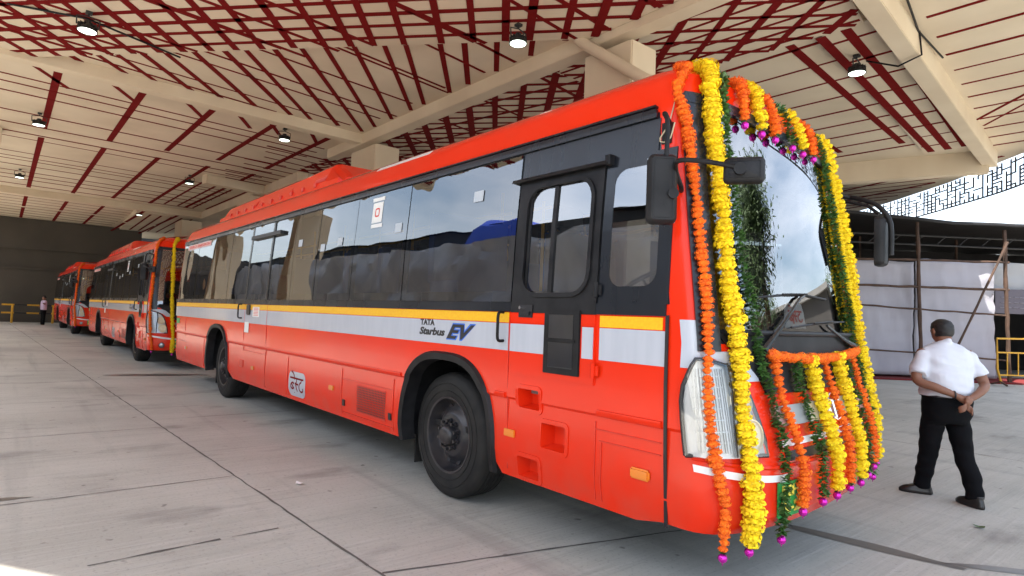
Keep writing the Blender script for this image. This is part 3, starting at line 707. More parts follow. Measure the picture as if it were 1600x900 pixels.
    m = MB(); patch(m, f, zr(1.265, 1.455, -13.85, -3.32, 3), 40, .004, .004); patch(m, f, zr(1.265, 1.455, -3.285, -2.94, 3), 3, .017, .004); patch(m, f, zr(1.265, 1.455, -2.60, -2.51, 3), 2, .017, .004)
    patch(m, f, zr(1.265, 1.455, -2.47, -1.99, 3), 4, .004, .004)
    m.build('grey_stripe', grey, root)
    m = MB(); patch(m, front, [(1.52 , -.999, -.955), (1.40, -.999, -.955), (1.27, -.999, -.95)], 5, .005, .004)
    patch(m, front, [(1.36, -.97, -.80), (1.335, -.96, -.74), (1.30, -.86, -.69), (1.26, -.79, -.655), (1.20, -.73, -.64)], 6, .007, .005)
    m.build('grey_brow', grey, root, smooth=True); m = MB()
    patch(m, front, [(1.36, .80, .97), (1.335, .74, .96), (1.30, .69, .86), (1.26, .655, .79), (1.20, .64, .73)], 6, .007, .005)
    m.build('grey_brow', grey, root, smooth=True)
    # seam lines / panel joints on side
    m = MB()
    def vline_m(m, x, z0, z1, wd=.008, off=.0055): patch(m, f, zr(z0, z1, x - wd / 2, x + wd / 2, 4), 2, off, .006)
    def hline_m(m, z, x0, x1, wd=.006, off=.0055): patch(m, f, [(z - wd / 2, x0, x1), (z + wd / 2, x0, x1)], max(2, int((x1 - x0) / .3)), off, .006)
    def vline(x, z0, z1, wd=.008, off=.0055): patch(m, f, zr(z0, z1, x - wd / 2, x + wd / 2, 4), 2, off, .006)
    def hline(z, x0, x1, wd=.006, off=.0055): patch(m, f, [(z - wd / 2, x0, x1), (z + wd / 2, x0, x1)], max(2, int((x1 - x0) / .3)), off, .006)
    m2 = m
    for x in (-1.985,): vline(x, .42, 1.54, .02, .014)
    m.build('mask_seam', ink, root)
    m = MB()
    for x in (-8.38, -9.35): m = MB(); vline_m(m, x, .87, 1.53); m.build('panel_gap', redd, root)
    m = MB()
    for x, z0, z1 in ((-6.0, .44, .9), (-4.92, .44, .9), (-7.55, .44, .9), (-8.4, .44, .9), (-11.6, .44, .92), (-13.0, .9, 1.26), (-2.49, .44, .9), (-3.31, .45, 1.5), (-2.44, .44, .78)): m = MB(); vline_m(m, x, z0, z1, .005); m.build('panel_gap', redd, root)
    for z, x0, x1 in ((.87, -9.35, -8.38), (.855, -2.49, -2.02), (.79, -2.46, -2.02), (.80, -5.98, -4.94), (.46, -5.98, -4.94), (1.04, -13.6, -12.9), (.80, -13.6, -12.9)): m = MB(); hline_m(m, z, x0, x1, .006); m.build('panel_gap', redd, root)
    # side trim lip
    m = MB()
    for a, b in ((XR + .1, -11.42), (-10.15, -4.78), (-3.44, -3.33), (-2.47, -2.01)): patch(m, f, [(.935, a, b), (.95, a, b), (.972, a, b)], max(2, int((b - a) / .4)), .012, .013)
    m.build('rub_rail', red, root, smooth=True)
    # arch flare (black rubber)
    for s in (-1, 1):
        for c, hw in AR:
            m = MB(); A = []
            for i in range(33):
                t = math.pi * i / 32; ca, sa = math.cos(t), math.sin(t); e = 2 / 2.8
                px = c - hw * (abs(ca) ** e) * (1 if ca > 0 else -1); pz = .38 + .78 * (sa ** e); dx = -(1 if ca > 0 else -1) * abs(ca) ** e; dz = sa ** e
                A.append((px, max(pz, .39), dx, dz))
            def ring(g, o): return [side(px + dx * g, pz + dz * g, o, s) for px, pz, dx, dz in A]
            m.grid([ring(-.03, -.10), ring(-.022, .02), ring(.03, .028), ring(.045, -.002)])
            m.build('arch_flare', matt, root, smooth=True)
    # mud flaps
    for c, hw in AR:
        for y in (2.95, 4.75):
            m = MB(); m.box((c - hw - .07, y, .16), (c - hw - .055, y + .34, .5)); m.build('mud_flap', rubber, root)
    # ---- wheels
    def wheel(cx, yo, s):
        Mx = Matrix.Translation((cx, yo, .51)) @ Matrix.Rotation(R(90) * (1 if s < 0 else -1), 4, 'X')   # local +Z towards outside
        t = MB(); prof = [(.30, -.02), (.315, .0), (.345, .008), (.40, .012), (.44, .008), (.475, -.004), (.497, -.02), (.507, -.045)]
        for k in range(5):
            z = -.06 - k * .04; prof += [(.510, z), (.510, z - .026), (.502, z - .029), (.502, z - .037)]
        prof += [(.508, -.27), (.48, -.3), (.40, -.32), (.30, -.30)]
        t.lathe(prof, Mx, 64)
        for rr_, zz in ((.36, .0115), (.42, .0115)): t.lathe([(rr_ - .004, zz - .001), (rr_ - .002, zz + .004), (rr_ + .002, zz + .004), (rr_ + .004, zz - .001)], Mx, 64)
        w = t.build('wheel', rubber, root, smooth=True, angle=35)
        r = MB(); r.lathe([(.318, -.012), (.312, .004), (.295, .0), (.285, -.03), (.275, -.085), (.262, -.10), (.25, -.098), (.205, -.06), (.178, -.036), (.165, -.03), (.12, -.03), (.0, -.03)], Mx, 48)
        for k in range(10):
            a = R(36 * k); c0 = Mx @ Vector((.228 * math.cos(a), .228 * math.sin(a), -.0775)); nrm = (Mx.to_3x3() @ Vector((math.cos(a) * -.35, math.sin(a) * -.35, 1))).normalized()
            r.tube([c0 - nrm * .004, c0 + nrm * .003], .024, 14, 1)
            p0 = Mx @ Vector((.115 * math.cos(a + .3), .115 * math.sin(a + .3), -.03)); p1 = Mx @ Vector((.115 * math.cos(a + .3), .115 * math.sin(a + .3), .02)); r.tube([p0, p1], .014, 6, 2)
            p1b = Mx @ Vector((.115 * math.cos(a + .3), .115 * math.sin(a + .3), -.01)); r.tube([p0, p1b], .022, 6, 2)
        r.build('rim', [rimm, ink, rimm], w, smooth=True)
        h = MB(); h.lathe([(.09, -.03), (.085, .02), (.07, .04), (.05, .05), (.0, .052)], Mx, 24); h.build('hub', rimm, w, smooth=True)
    wheel(-4.24, 2.90, -1); wheel(-10.78, 2.89, -1); wheel(-4.24, 5.15, 1); wheel(-10.78, 5.16, 1)
    # ---- front driver door
    m = MB()
    patch(m, f, zr(1.11, 1.46, -3.288, -2.502, 4), 4, .013, .014, 0); patch(m, f, zr(1.462, 1.53, -3.288, -2.502, 2), 4, .013, .014, 0)
    door = m.build('driver_door', red, root)
    m = MB(); 
    for a, b, z0, z1 in ((-3.288, -3.19, 1.533, 2.44), (-2.575, -2.502, 1.533, 2.44), (-3.19, -2.575, 1.533, 1.66), (-3.19, -2.575, 2.385, 2.44)): patch(m, f, zr(z0, z1, a, b, 8), 3, .014, .02)
    for cz, cx, sx, sz in ((1.66, -3.19, 1, 1), (1.66, -2.575, -1, 1), (2.385, -3.19, 1, -1), (2.385, -2.575, -1, -1)):
        r_ = .13; pts = [f(cx, cz, .0135)] + [f(cx + sx * r_ * (1 - math.sin(R(t))), cz + sz * r_ * (1 - math.cos(R(t))), .0135) for t in range(0, 91, 10)]
        m.add(pts, [(0, i, i + 1) for i in range(1, len(pts) - 1)])
    m.build('door_frame', matt, door)
    m = MB(); frame(m, 1.665, 2.38, -3.18, -2.585, .13, .028, f, .028, .02); m.build('window_gasket', matt, door, smooth=True)
    m = MB(); patch(m, f, rrect(1.668, 2.378, -3.178, -2.587, .125), 4, .003, .004); m.build('sliding_window', cglass, door)
    m = MB(); patch(m, f, zr(1.67, 2.375, -2.935, -2.90, 6), 2, .014, .012); patch(m, f, zr(1.67, 2.375, -3.172, -3.15, 6), 2, .010, .008); m.build('window_divider', matt, door)
    m = MB(); patch(m, f, zr(1.15, 1.555, -2.935, -2.615, 3), 3, .026, .012)
    m.build('lower_window_frame', matt, door, bevel=.004)
    m = MB(); patch(m, f, zr(1.19, 1.35, -2.885, -2.665, 2), 2, .030, .003); patch(m, f, zr(1.375, 1.525, -2.885, -2.665, 2), 2, .030, .003); m.build('lower_window', cglass, door)
    m = MB(); patch(m, f, [(1.355, -2.90, -2.65), (1.37, -2.90, -2.65)], 2, .036, .01); m.build('lower_window_bar', matt, door)
    m = MB(); patch(m, f, zr(1.50, 1.585, -3.20, -3.06, 2), 2, .022, .01); patch(m, f, zr(1.515, 1.54, -3.18, -3.08, 2), 2, .034, .02); m.build('door_handle', ink, door, bevel=.003)
    m = MB(); m.lathe([(0, 0), (.011, 0), (.011, .02), (0, .02)], Matrix.Translation(f(-3.17, 1.565, .02)) @ Matrix.Rotation(R(90), 4, 'X'), 12); m.build('lock', chrome, door)
    for z in (1.20, 1.68):
        m = MB(); m.tube([f(-2.497, z - .045, .026), f(-2.497, z + .045, .026)], .014, 8); patch(m, f, zr(z - .03, z + .03, -2.54, -2.46, 2), 2, .022, .009); m.build('hinge', red if z < 1.5 else matt, door)
    m = MB(); A = []
    for x in (-3.35, -2.46): A.append([side(x, 2.47, .004), side(x, 2.465, .045), side(x, 2.44, .052), side(x, 2.445, .045), side(x, 2.445, .004)])
    m.grid(A); m.add(A[0], [(0, 1, 2, 3, 4)]); m.add(A[1], [(0, 1, 2, 3, 4)]); m.box((-2.48, side(0, 2.5).y - .05, 2.44), (-2.44, side(0, 2.5).y, 2.50)); m.build('door_awning', matt, root)
    def grab(x, z0, z1, name='grab_handle'):
        m = MB(); m.tube(spline([f(x, z0, .005), f(x, z0, .045), f(x, z0 + .02, .06), f(x, (z0 + z1) / 2, .062), f(x, z1 - .02, .06), f(x, z1, .045), f(x, z1, .005)], .012), .011, 8); m.build(name, matt, root, smooth=True)
    grab(-3.37, 1.33, 1.53); grab(-9.48, 1.33, 1.53)
    # quarter window
    m = MB(); m2 = MB(); patch(m2, f, rrect(1.68, 2.42, -2.44, -2.05, .12), 4, .004, .004); m2.build('quarter_window', cglass, root)
    # black masks around the quarter window opening
    m = MB()
    for a, b, z0, z1 in ((-2.49, -2.42, 1.60, 2.47), (-2.075, -1.99, 1.60, 2.47), (-2.42, -2.075, 1.60, 1.70), (-2.42, -2.075, 2.40, 2.47)): patch(m, f, zr(z0, z1, a, b, 5), 2, .007, .008)
    for cz, cx, sx, sz in ((1.70, -2.42, 1, 1), (1.70, -2.075, -1, 1), (2.40, -2.42, 1, -1), (2.40, -2.075, -1, -1)):
        r_ = .09; pts = [f(cx, cz, .0065)] + [f(cx + sx * r_ * (1 - math.sin(R(t))), cz + sz * r_ * (1 - math.cos(R(t))), .0065) for t in range(0, 91, 15)]
        m.add(pts, [(0, i, i + 1) for i in range(1, len(pts) - 1)])
    m.build('quarter_window_surround', black, root)
    # ---- rear door (passenger / emergency) detailing
    m = MB(); patch(m, f, zr(1.605, 2.655, -9.344, -8.386, 9), 5, .014, .008); rd = m.build('emergency_door', sglass, root)
    m = MB(); 
    for a, b, z0, z1 in ((-9.344, -9.28, 1.605, 2.655), (-8.45, -8.386, 1.605, 2.655), (-9.28, -8.45, 2.50, 2.52)): patch(m, f, zr(z0, z1, a, b, 5), 2, .018, .004)
    m.build('door_edge', black, rd)
    m = MB(); patch(m, f, zr(1.38, 1.53, -9.24, -9.08, 2), 2, .022, .01); m.build('door_handle', ink, rd, bevel=.01)
    m = MB(); patch(m, f, zr(2.46, 2.51, -9.25, -8.05, 2), 2, .06, .05); m.build('door_awning', ink, rd)
    m = MB(); patch(m, f, zr(1.36, 1.50, -8.98, -8.70, 2), 2, .008, .002); m.build('notice_sticker', white, root); m = MB(); patch(m, f, zr(1.13, 1.28, -9.32, -9.13, 2), 2, .008, .002); m.build('notice_sticker', white, root)
    m = MB()
    for k in range(6): patch(m, f, [(1.38 + k * .02, -8.94, -8.74), (1.388 + k * .02, -8.94, -8.74)], 2, .0095, .001)
    m.build('notice_print', redd, root)
    # step recesses
    for x0, x1, z0, z1 in ((-3.19, -2.985, .89, 1.02), (-2.96, -2.74, .66, .82), (-3.19, -2.985, .43, .565)):
        m = MB(); y = 2.763; d = .10
        m.box((x0 - .001, y - .007, z0), (x1, y + .012, z1), 0) if False else None
        # rim
        frame(m, z0, z1, x0, x1, .012, .028, f, .007, .008)
        P = [f(x0, z0, .004), f(x1, z0, .004), f(x1, z1, .004), f(x0, z1, .004)]
        Q = [Vector((x0 + .02, y + d, z0 + .02)), Vector((x1 - .02, y + d, z0 + .02)), Vector((x1 - .02, y + d, z1 - .02)), Vector((x0 + .02, y + d, z1 - .02))]
        m.add(P + Q, [(0, 1, 5, 4), (1, 2, 6, 5), (2, 3, 7, 6), (3, 0, 4, 7), (4, 5, 6, 7)])
        m.build('step_recess', red, root)
    # side vent grille: perforated plate
    m = MB(); patch(m, f, zr(.50, .775, -5.66, -5.06, 2), 2, .004, .004); vent = m.build('vent_grille', redd, root)
    m = MB()
    for i in range(19):
        for j in range(11):
            x = -5.63 + i * .0305; z = .52 + j * .0225; patch(m, f, [(z, x, x + .017), (z + .014, x, x + .017)], 2, .0055, .001, rim=False)
    m.build('vent_holes', ink, vent)
    m = MB(); patch(m, f, zr(.53, .59, -5.96, -5.91, 2), 2, .012, .01); m.build('hatch_latch', ink, root); m = MB(); patch(m, f, zr(.53, .59, -4.99, -4.94, 2), 2, .012, .01); m.build('hatch_latch', ink, root)
    # side marker lamps
    for x, z in ((-3.28, .70), (-6.25, .675), (-8.9, .65), (-12.9, .68)):
        m = MB(); patch(m, f, zr(z - .025, z + .025, x - .055, x + .055, 2), 2, .014, .012); m.build('side_marker', amber, root, bevel=.004)
    m = MB(); patch(m, f, zr(.635, .695, -2.215, -2.085, 2), 2, .022, .018); m.build('turn_indicator', amber, root, bevel=.01)
    m = MB(); patch(m, f, zr(.62, .72, -9.5, -9.34, 2), 2, .008, .006); m.build('reflector', redd, root)
    m = MB(); patch(m, f, zr(1.12, 1.22, -13.75, -13.5, 2), 2, .006, .003); m.build('green_sticker', plateg, root)
    # lettering
    m = MB(); fit_text(m, 'TATA', -4.49, -4.27, 1.405, 1.455, side_map(.006), .045); m.build('lettering', ink, root)
    m = MB(); fit_text(m, 'Starbus', -4.50, -4.115, 1.325, 1.39, side_map(.006), .04, .25); m.build('lettering', ink, root)
    m = MB(); fit_text(m, 'EV', -4.095, -3.70, 1.30, 1.435, side_map(.006), .075, .45); bd = m.build('badge', blue, root)
    m = MB(); fit_text(m, 'EV', -4.085, -3.712, 1.31, 1.425, side_map(.009), .03, .45); m.build('badge_face', ink, bd)
    m = MB(); patch(m, f, rrect(.455, .745, -7.50, -6.98, .09, 5, 2), 4, .004, .004); lg = m.build('logo_plate', grey, root)
    m = MB(); dev_text(m, -7.45, -7.03, .49, .745, side_map(.005), .085); m.build('logo_lettering', maroon, lg)
    m = MB(); fit_text(m, 'ZERO EMISSION', -13.3, -11.75, 2.575, 2.625, side_map(.016), .03); zt = m.build('zero_emission_lettering', redd, root)
    m = MB(); patch(m, f, zr(2.555, 2.645, -13.4, -11.7, 2), 8, .015, .002); m.build('sticker', principled('sticker_pink', (.72, .45, .42), .5) if 'sticker_pink' not in MATS else MATS['sticker_pink'], root)
    m = MB(); patch(m, f, zr(2.37, 2.57, -5.56, -5.36, 2), 2, .014, .002); patch(m, f, zr(2.585, 2.62, -5.58, -5.34, 2), 2, .014, .002); patch(m, f, zr(2.32, 2.355, -5.56, -5.34, 2), 2, .014, .002); st = m.build('safety_sticker', white, root)
    m = MB(); frame(m, 2.44, 2.50, -5.49, -5.43, .01, .014, f, .0165, .002); m.build('sticker_print', redd, st)
    for x, z in ((-3.79, 2.42), (-6.7, 2.2), (-6.25, 2.24), (-7.4, 2.3), (-5.0, 2.28)):
        m = MB(); patch(m, f, zr(z - .045, z + .04, x - .06, x + .06, 2), 2, .0155, .001); m.build('sticker', MATS.get('sticker_grey') or principled('sticker_grey', (.45, .5, .55), .4), root)
    m = MB(); patch(m, side, zr(2.945, 2.985, -5.75, -4.75, 2), 6, .006, .004); m.build('roof_label', white, root)
    # ---- front
    m = MB(); patch(m, front, [(z, -.905, .905) for z in frange(1.455, 2.755, 20)], 61, .006, .005); m.build('windshield', wglass, root, smooth=True)
    m = MB()
    for sg in (-1, 1):
        patch(m, front, [(z, sg * .972, sg * .875) for z in frange(1.36, 2.79, 16)], 8, .016, .014)
    patch(m, front, [(z, -.965, .965) for z in frange(2.735, 2.80, 3)], 60, .020, .018)
    m.build('windshield_surround', black, root, smooth=True)
    m = MB(); patch(m, front, [(1.33, -.74, .74), (1.36, -.80, .80), (1.42, -.86, .86), (1.455, -.88, .88)], 30, .012, .01)
    m.build('cowl_panel', matt, root, smooth=True)
    m = MB(); m.tube([front(u, 1.462, .016) for u in frange(-.86, .86, 30)], .016, 8); m.build('cowl_lip', matt, root, smooth=True)
    m = MB(); patch(m, front, [(1.125, -.60, .60), (1.2, -.63, .63), (1.33, -.74, .74)], 24, .010, .01); m.build('front_panel', matt, root, smooth=True)
    m = MB(); fit_text(m, '1', -.065, -.04, 1.235, 1.30, front_map(.016), .02); m.build('route_number', platey, root)
    # chrome bar with oval badge
    m = MB(); patch(m, front, [(.955, -.56, .56), (.965, -.58, .58), (1.05, -.60, .60), (1.06, -.59, .59)], 24, .03, .03); m.build('chrome_bar', silver, root, smooth=True)
    m = MB(); m.tube([front(.0 + .075 * math.cos(t), 1.01 + .075 * math.sin(t), .045) for t in [2 * math.pi * k / 32 for k in range(33)]], .008, 8)
    m.tube([front(-.045, 1.045, .042), front(0, 1.05, .045), front(.045, 1.045, .042)], .007, 6); m.tube([front(0, 1.05, .045), front(0, .945, .042)], .007, 6); m.build('front_badge', chrome, root, smooth=True)
    m = MB(); patch(m, front, [(.85, -.57, .57), (.885, -.57, .57)], 24, .006, .005)
    patch(m, front, [(.675, -.62, -.56), (.71, -.62, -.56)], 4, .006, .005)
    def swoop(a):
        t = (1 - a) ; return .68 + .07 * max(0, (abs(a) - .6) / .4) ** 1.6
    for sg in (-1, 1):
        A = [[front(sg * a, swoop(a) + dz, .006) for a in frange(.56, .995, 18)] for dz in (0, .036)]; m.grid(A)
    m.build('reflective_stripe', white, root)
    m = MB(); patch(m, front, [(.775, -.56, .56), (.825, -.56, .56)], 20, .005, .006); m.build('air_slot', ink, root)
    # bumper crease
    m = MB(); m.tube([front(a, .755 + .06 * max(0, (abs(a) - .6) / .4) ** 1.6 , .001) for a in frange(-.995, .995, 50)], .012, 6); m.build('bumper_edge', red, root, smooth=True)
    # number plate
    for s_, y0 in ((-1, -.645),):
        m = MB(); patch(m, front, [(.495, -.645, -.455), (.675, -.645, -.455)], 4, .014, .008); pl = m.build('number_plate', plateg, root)
        m = MB(); fit_text(m, 'MH', -.62, -.48, .60, .66, front_map(.018), .03); fit_text(m, 'R-2', -.625, -.47, .515, .575, front_map(.018), .03); m.build('plate_lettering', platey, pl)
        m = MB(); patch(m, front, [(.51, .18, .30), (.69, .18, .30)], 4, .014, .008); m.build('number_plate', plateg, root)
    for sg in (-1, 1):
        c = front(sg * .80, .555, .0); d = (front(sg * .80, .555, .1) - c).normalized(); q = d.to_track_quat('Z', 'Y').to_matrix().to_4x4(); Mx = Matrix.Translation(c) @ q
        m = MB(); m.lathe([(.062, 0), (.062, .012), (.05, .014), (.048, .004)], Mx, 28); fg = m.build('fog_lamp', ink, root, smooth=True)
        m = MB(); m.lathe([(.048, .004), (.03, .0085), (0, .011)], Mx, 28); m.build('lamp_lens', MATS.get('fog_glass') or principled('fog_glass', (.35, .35, .35), .08, metal=.5), fg, smooth=True)
    # headlights
    HL = [(.825, -.998, -.722), (.90, -.998, -.725), (1.0, -.998, -.735), (1.10, -.998, -.752), (1.18, -.997, -.775), (1.24, -.992, -.81), (1.285, -.985, -.865), (1.32, -.978, -.95)]
    for sg in (-1, 1):
        rowsH = [(z, sg * a, sg * b) for z, a, b in HL]
        m = MB(); patch(m, front, rowsH, 14, .018, .016); hl = m.build('headlight', MATS.get('reflector_chrome') or vary(principled('reflector_chrome', (.8, .8, .8), .3, metal=.2), 14, .5, (.62, .58, .5), bump=.003, detail=1, stretch=(1, 1, .25)), root, smooth=True)
        m = MB(); patch(m, front, rowsH, 14, .044, .006); m.build('headlight_cover', lens, hl, smooth=True)
        m = MB(); loop = [(z, a) for z, a, b in HL] + [(HL[-1][0], HL[-1][2])] + [(z, b) for z, a, b in reversed(HL)] + [(HL[0][0], HL[0][1])]
        m.tube([front(sg * a, z, .034) for z, a in loop], .011, 6); m.tube([front(sg * a, z, .034) for z, a in ((.83, -.885), (1.0, -.875), (1.15, -.86), (1.30, -.87))], .012, 6); m.build('headlight_rim', ink, hl, smooth=True)
        for u_, z_, r_ in ((.80, .93, .088), (.815, 1.10, .082)):
            c = front(sg * u_, z_, .016); d = (front(sg * u_, z_, .1) - c).normalized(); Mx = Matrix.Translation(c) @ d.to_track_quat('Z', 'Y').to_matrix().to_4x4()
            m = MB(); m.lathe([(r_, .0), (r_, .022), (r_ * .92, .024), (r_ * .88, .012), (r_ * .5, .006), (.02, .004), (.0, .012)], Mx, 24); m.build('headlamp_bowl', MATS.get('bowl') or principled('bowl', (.85, .72, .48), .3, metal=.2), hl, smooth=True)
        m = MB()
        for k in range(16): a_ = .985 - k * .0065; patch(m, front, [(.85, sg * -a_, sg * -(a_ - .0035)), (1.27, sg * -a_, sg * -(a_ - .0035))], 2, .026 + .004 * (k % 3), .006)
        for k in range(7): patch(m, front, [(.90 + k * .055, sg * -.985, sg * -.90), (.905 + k * .055, sg * -.985, sg * -.90)], 8, .034, .003)
        m.build('reflector_steps', silver, hl)
    # wipers
    def wip(pts, blade, nm='wiper'):
        m = MB(); m.tube([front(u, z, o) for u, z, o in pts], [.024, .014, .009, .008][:len(pts)], 8); wz = m.build(nm, MATS.get('wiper_paint') or principled('wiper_paint', (.02, .02, .022), .22), root, smooth=True)
        m = MB(); m.tube([front(u, z, .016) for u, z in blade], .007, 6); m.tube([front(u, z + .006, .026) for u, z in blade[1:-1]], .005, 6); m.build('wiper_blade', matt, wz)
    wip([(-.62, 1.36, .04), (-.42, 1.50, .035), (-.16, 1.68, .03), (-.10, 1.70, .028)], [(-.60, 1.66), (-.35, 1.69), (-.05, 1.71), (.25, 1.70)])
    wip([(.62, 1.38, .04), (.45, 1.42, .035), (.22, 1.50, .03), (.18, 1.52, .028)], [(-.28, 1.50), (0, 1.525), (.3, 1.545), (.55, 1.555)])
    # paper notice and sun visor inside the windshield
    m = MB(); sm = lambda a, z, off: front(a, z, -.02 + off)
    patch(m, sm, [(1.50, -.28, -.02), (1.60, -.27, -.03), (1.655, -.25, -.05)], 4, .0, .003); nt_ = m.build('windshield_notice', white, root)
    m = MB(); dev_text(m, -.24, -.07, 1.525, 1.64, lambda a, z, o: front(a, z, -.018 + o), .11); m.build('notice_lettering', redd, nt_)
    m = MB(); m.box((-2.30, 2.98, 2.50), (-2.16, 5.0, 2.74)); m.build('destination_box', darkint, root, bevel=.02)
    # ---- mirrors
    m = MB(); m.tube(spline([front(-.985, 2.22, .0), front(-.985, 2.22, .07) + Vector((0, 0, 0)), Vector((-1.90, 2.66, 2.30)), Vector((-1.84, 2.60, 2.325)), Vector((-1.70, 2.62, 2.30)), Vector((-1.56, 2.68, 2.26))], .03), .013, 8)
    m.box((-2.05, 2.80, 2.17), (-1.98, 2.87, 2.30))
    ma = m.build('front_mirror', matt, root, smooth=True)
    Mm = Matrix.Translation((-1.55, 2.72, 2.25)) @ Matrix.Rotation(R(33), 4, 'Z')
    m = MB(); rr_box(m, Mm, .095, .065, -.024, .018, .028); m.build('mirror_housing', matt, ma, smooth=True)
    m = MB(); m.box((-.085, .019, -.055), (.085, .022, .05), 0, Mm); m.build('mirror_glass', mirrorm, ma)
    m = MB(); m.tube([Mm @ Vector((-.02, -.05, -.0)), Mm @ Vector((-.02, -.02, 0))], .03, 12); m.build('mirror_knob', matt, ma, smooth=True)
    # hanging side mirror (near side)
    m = MB(); m.box((-2.10, 2.80, 2.50), (-2.04, 2.90, 2.62)); m.tube(spline([(-2.06, 2.84, 2.60), (-2.01, 2.70, 2.63), (-1.955, 2.65, 2.58), (-1.94, 2.635, 2.45), (-1.94, 2.62, 2.1)], .04), .013, 10)
    mb_ = m.build('side_mirror', matt, root, smooth=True)
    Mm = Matrix.Translation((-1.965, 2.635, 2.20)) @ Matrix.Rotation(R(46), 4, 'Z')
    m = MB(); rr_box(m, Mm, .078, .185, -.04, .026, .035); m.build('mirror_housing', matt, mb_, smooth=True)
    m = MB(); m.box((-.075, .031, -.17), (.075, .034, .17), 0, Mm); m.build('mirror_glass', mirrorm, mb_)
    m = MB(); m.tube([Mm @ Vector((.05, -.06, -.03)), Mm @ Vector((.05, -.02, -.03))], .028, 12); m.build('mirror_knob', matt, mb_, smooth=True)
    m = MB(); m.tube(spline([(-2.07, 2.9, 2.86), (-2.05, 2.83, 2.7), (-2.06, 2.80, 2.6), (-2.10, 2.78, 2.52), (-2.02, 2.76, 2.50), (-2.0, 2.78, 2.6)], .03), .004, 5); m.build('tie_rope', rope, root)
    # far side mirror
    m = MB(); m.tube(spline([(-2.27, 5.15, 2.62), (-2.20, 5.5, 2.64), (-2.07, 5.5, 2.60), (-1.95, 5.5, 2.54), (-1.86, 5.5, 2.42), (-1.84, 5.5, 2.30), (-1.84, 5.5, 2.08)], .05), .02, 10); m.tube([(-2.2, 5.5, 2.60), (-2.02, 5.5, 2.54), (-1.93, 5.5, 2.46)], .015, 6)
    mf = m.build('side_mirror', matt, root, smooth=True)
    Mm = Matrix.Translation((-1.915, 5.5, 2.23)) @ Matrix.Rotation(R(98), 4, 'Z')
    m = MB(); rr_box(m, Mm, .10, .20, -.04, .03, .04); m.build('mirror_housing', matt, mf, smooth=True)
    # ---- roof pod
    m = MB(); P = []
    def sec(x, zt, wi, wb): return [(x, YC - wb, 3.02), (x, YC - wb + .02, 3.10), (x, YC - wi - .06, zt - .07), (x, YC - wi, zt - .02), (x, YC - wi + .08, zt), (x, YC + wi - .08, zt), (x, YC + wi, zt - .02), (x, YC + wi + .06, zt - .07), (x, YC + wb - .02, 3.10), (x, YC + wb, 3.02)]
    for x, zt in ((-12.15, 3.12), (-11.9, 3.27), (-11.8, 3.31), (-9.6, 3.325), (-8.2, 3.34), (-7.5, 3.36), (-7.36, 3.355), (-7.0, 3.14)): P.append(sec(x, zt, .86, 1.0))
    m.grid(P); m.add(P[0], [tuple(range(10))]); m.add(P[-1], [tuple(range(10))]); pod = m.build('roof_pod', red, root, smooth=True, angle=12)
    m = MB()
    for x0, x1 in ((-7.75, -7.4),):
        for k in range(6):
            t = k / 6; m.box((x0 + .01, YC - .985 + .07 * t, 3.12 + .13 * t), (x1, YC - .96 + .07 * t, 3.132 + .13 * t))
    m.build('pod_vent', redd, pod)
    for x in [-11.5 + .42 * k for k in range(10)]: m = MB(); m.box((x, YC - 1.0, 3.07), (x + .06, YC - .96, 3.12)); m.build('pod_bracket', redd, pod) 
    for x in (-8.6, -10.1): m = MB(); m.tube([(x, YC - .99, 3.1), (x + .02, YC - .93, 3.2), (x + .1, YC - .87, 3.29)], .014, 6); m.build('pod_cable', redd, pod)
    MB.org = Vector((0, 0, 0))
    return root
def side_map(o): return lambda x, z, off: side(x, z, off + o - .004)
def front_map(o): return lambda u, z, off: front(u, z, off + o - .004)
bus = build_bus()
tag(bus, 'nearest red city bus, decked with marigold garlands on its front', 'bus', 'red electric buses parked in a row')
for dx, dy, lb in ((-14.05, -.16, 'middle red city bus right behind the nearest one, garland on its front corner'), (-29.0, -.40, 'rearmost red city bus, smallest, next to the dark back wall')):
    b = copy_tree(bus); b.location = O1 + Vector((dx, dy, 0)); tag(b, lb, 'bus')

# ------------------------------------------------------------------ garlands
rg = random.Random(11)
def flower(mb, c, axis, r, n=54, h=.02):
    """a ruffled marigold threaded along axis"""
    axis = axis.normalized(); a = axis.orthogonal().normalized(); b = axis.cross(a)
    for k in range(n):
        th = rg.uniform(0, 2 * math.pi); ph = rg.gauss(0, .7); ph = max(-1.4, min(1.4, ph))
        d = (a * math.cos(th) + b * math.sin(th)) * math.cos(ph) + axis * math.sin(ph)
        rr = r * rg.uniform(.90, 1.04); p = c + Vector(d) * rr; p -= axis * (d.dot(axis) * rr * .45)
        t = (d.cross(axis) + Vector((rg.uniform(-.5, .5), rg.uniform(-.5, .5), rg.uniform(-.5, .5)))).normalized(); q = t.cross(d).normalized(); s = r * rg.uniform(.10, .17)
        o = d * s * .5
        mb.add([p - t * s - q * s * .6 - o, p + t * s - q * s * .5 - o * .4, p + t * s * .8 + q * s * .6 + o * .5, p - t * s * .8 + q * s * .7 + o * .2], [(0, 1, 2, 3)])
    # solid heart so nothing shows through
    V = []; F = []
    for i in range(5):
        v = -1 + i * .5; rad = r * .80 * math.sqrt(max(.12, 1 - v * v))
        for j in range(8): t = 2 * math.pi * j / 8; V.append(c + (a * math.cos(t) + b * math.sin(t)) * rad * rg.uniform(.92, 1.08) + axis * v * h * 1.1)
    for i in range(4):
        for j in range(8): F.append((i * 8 + j, i * 8 + (j + 1) % 8, (i + 1) * 8 + (j + 1) % 8, (i + 1) * 8 + j))
    mb.add(V, F)
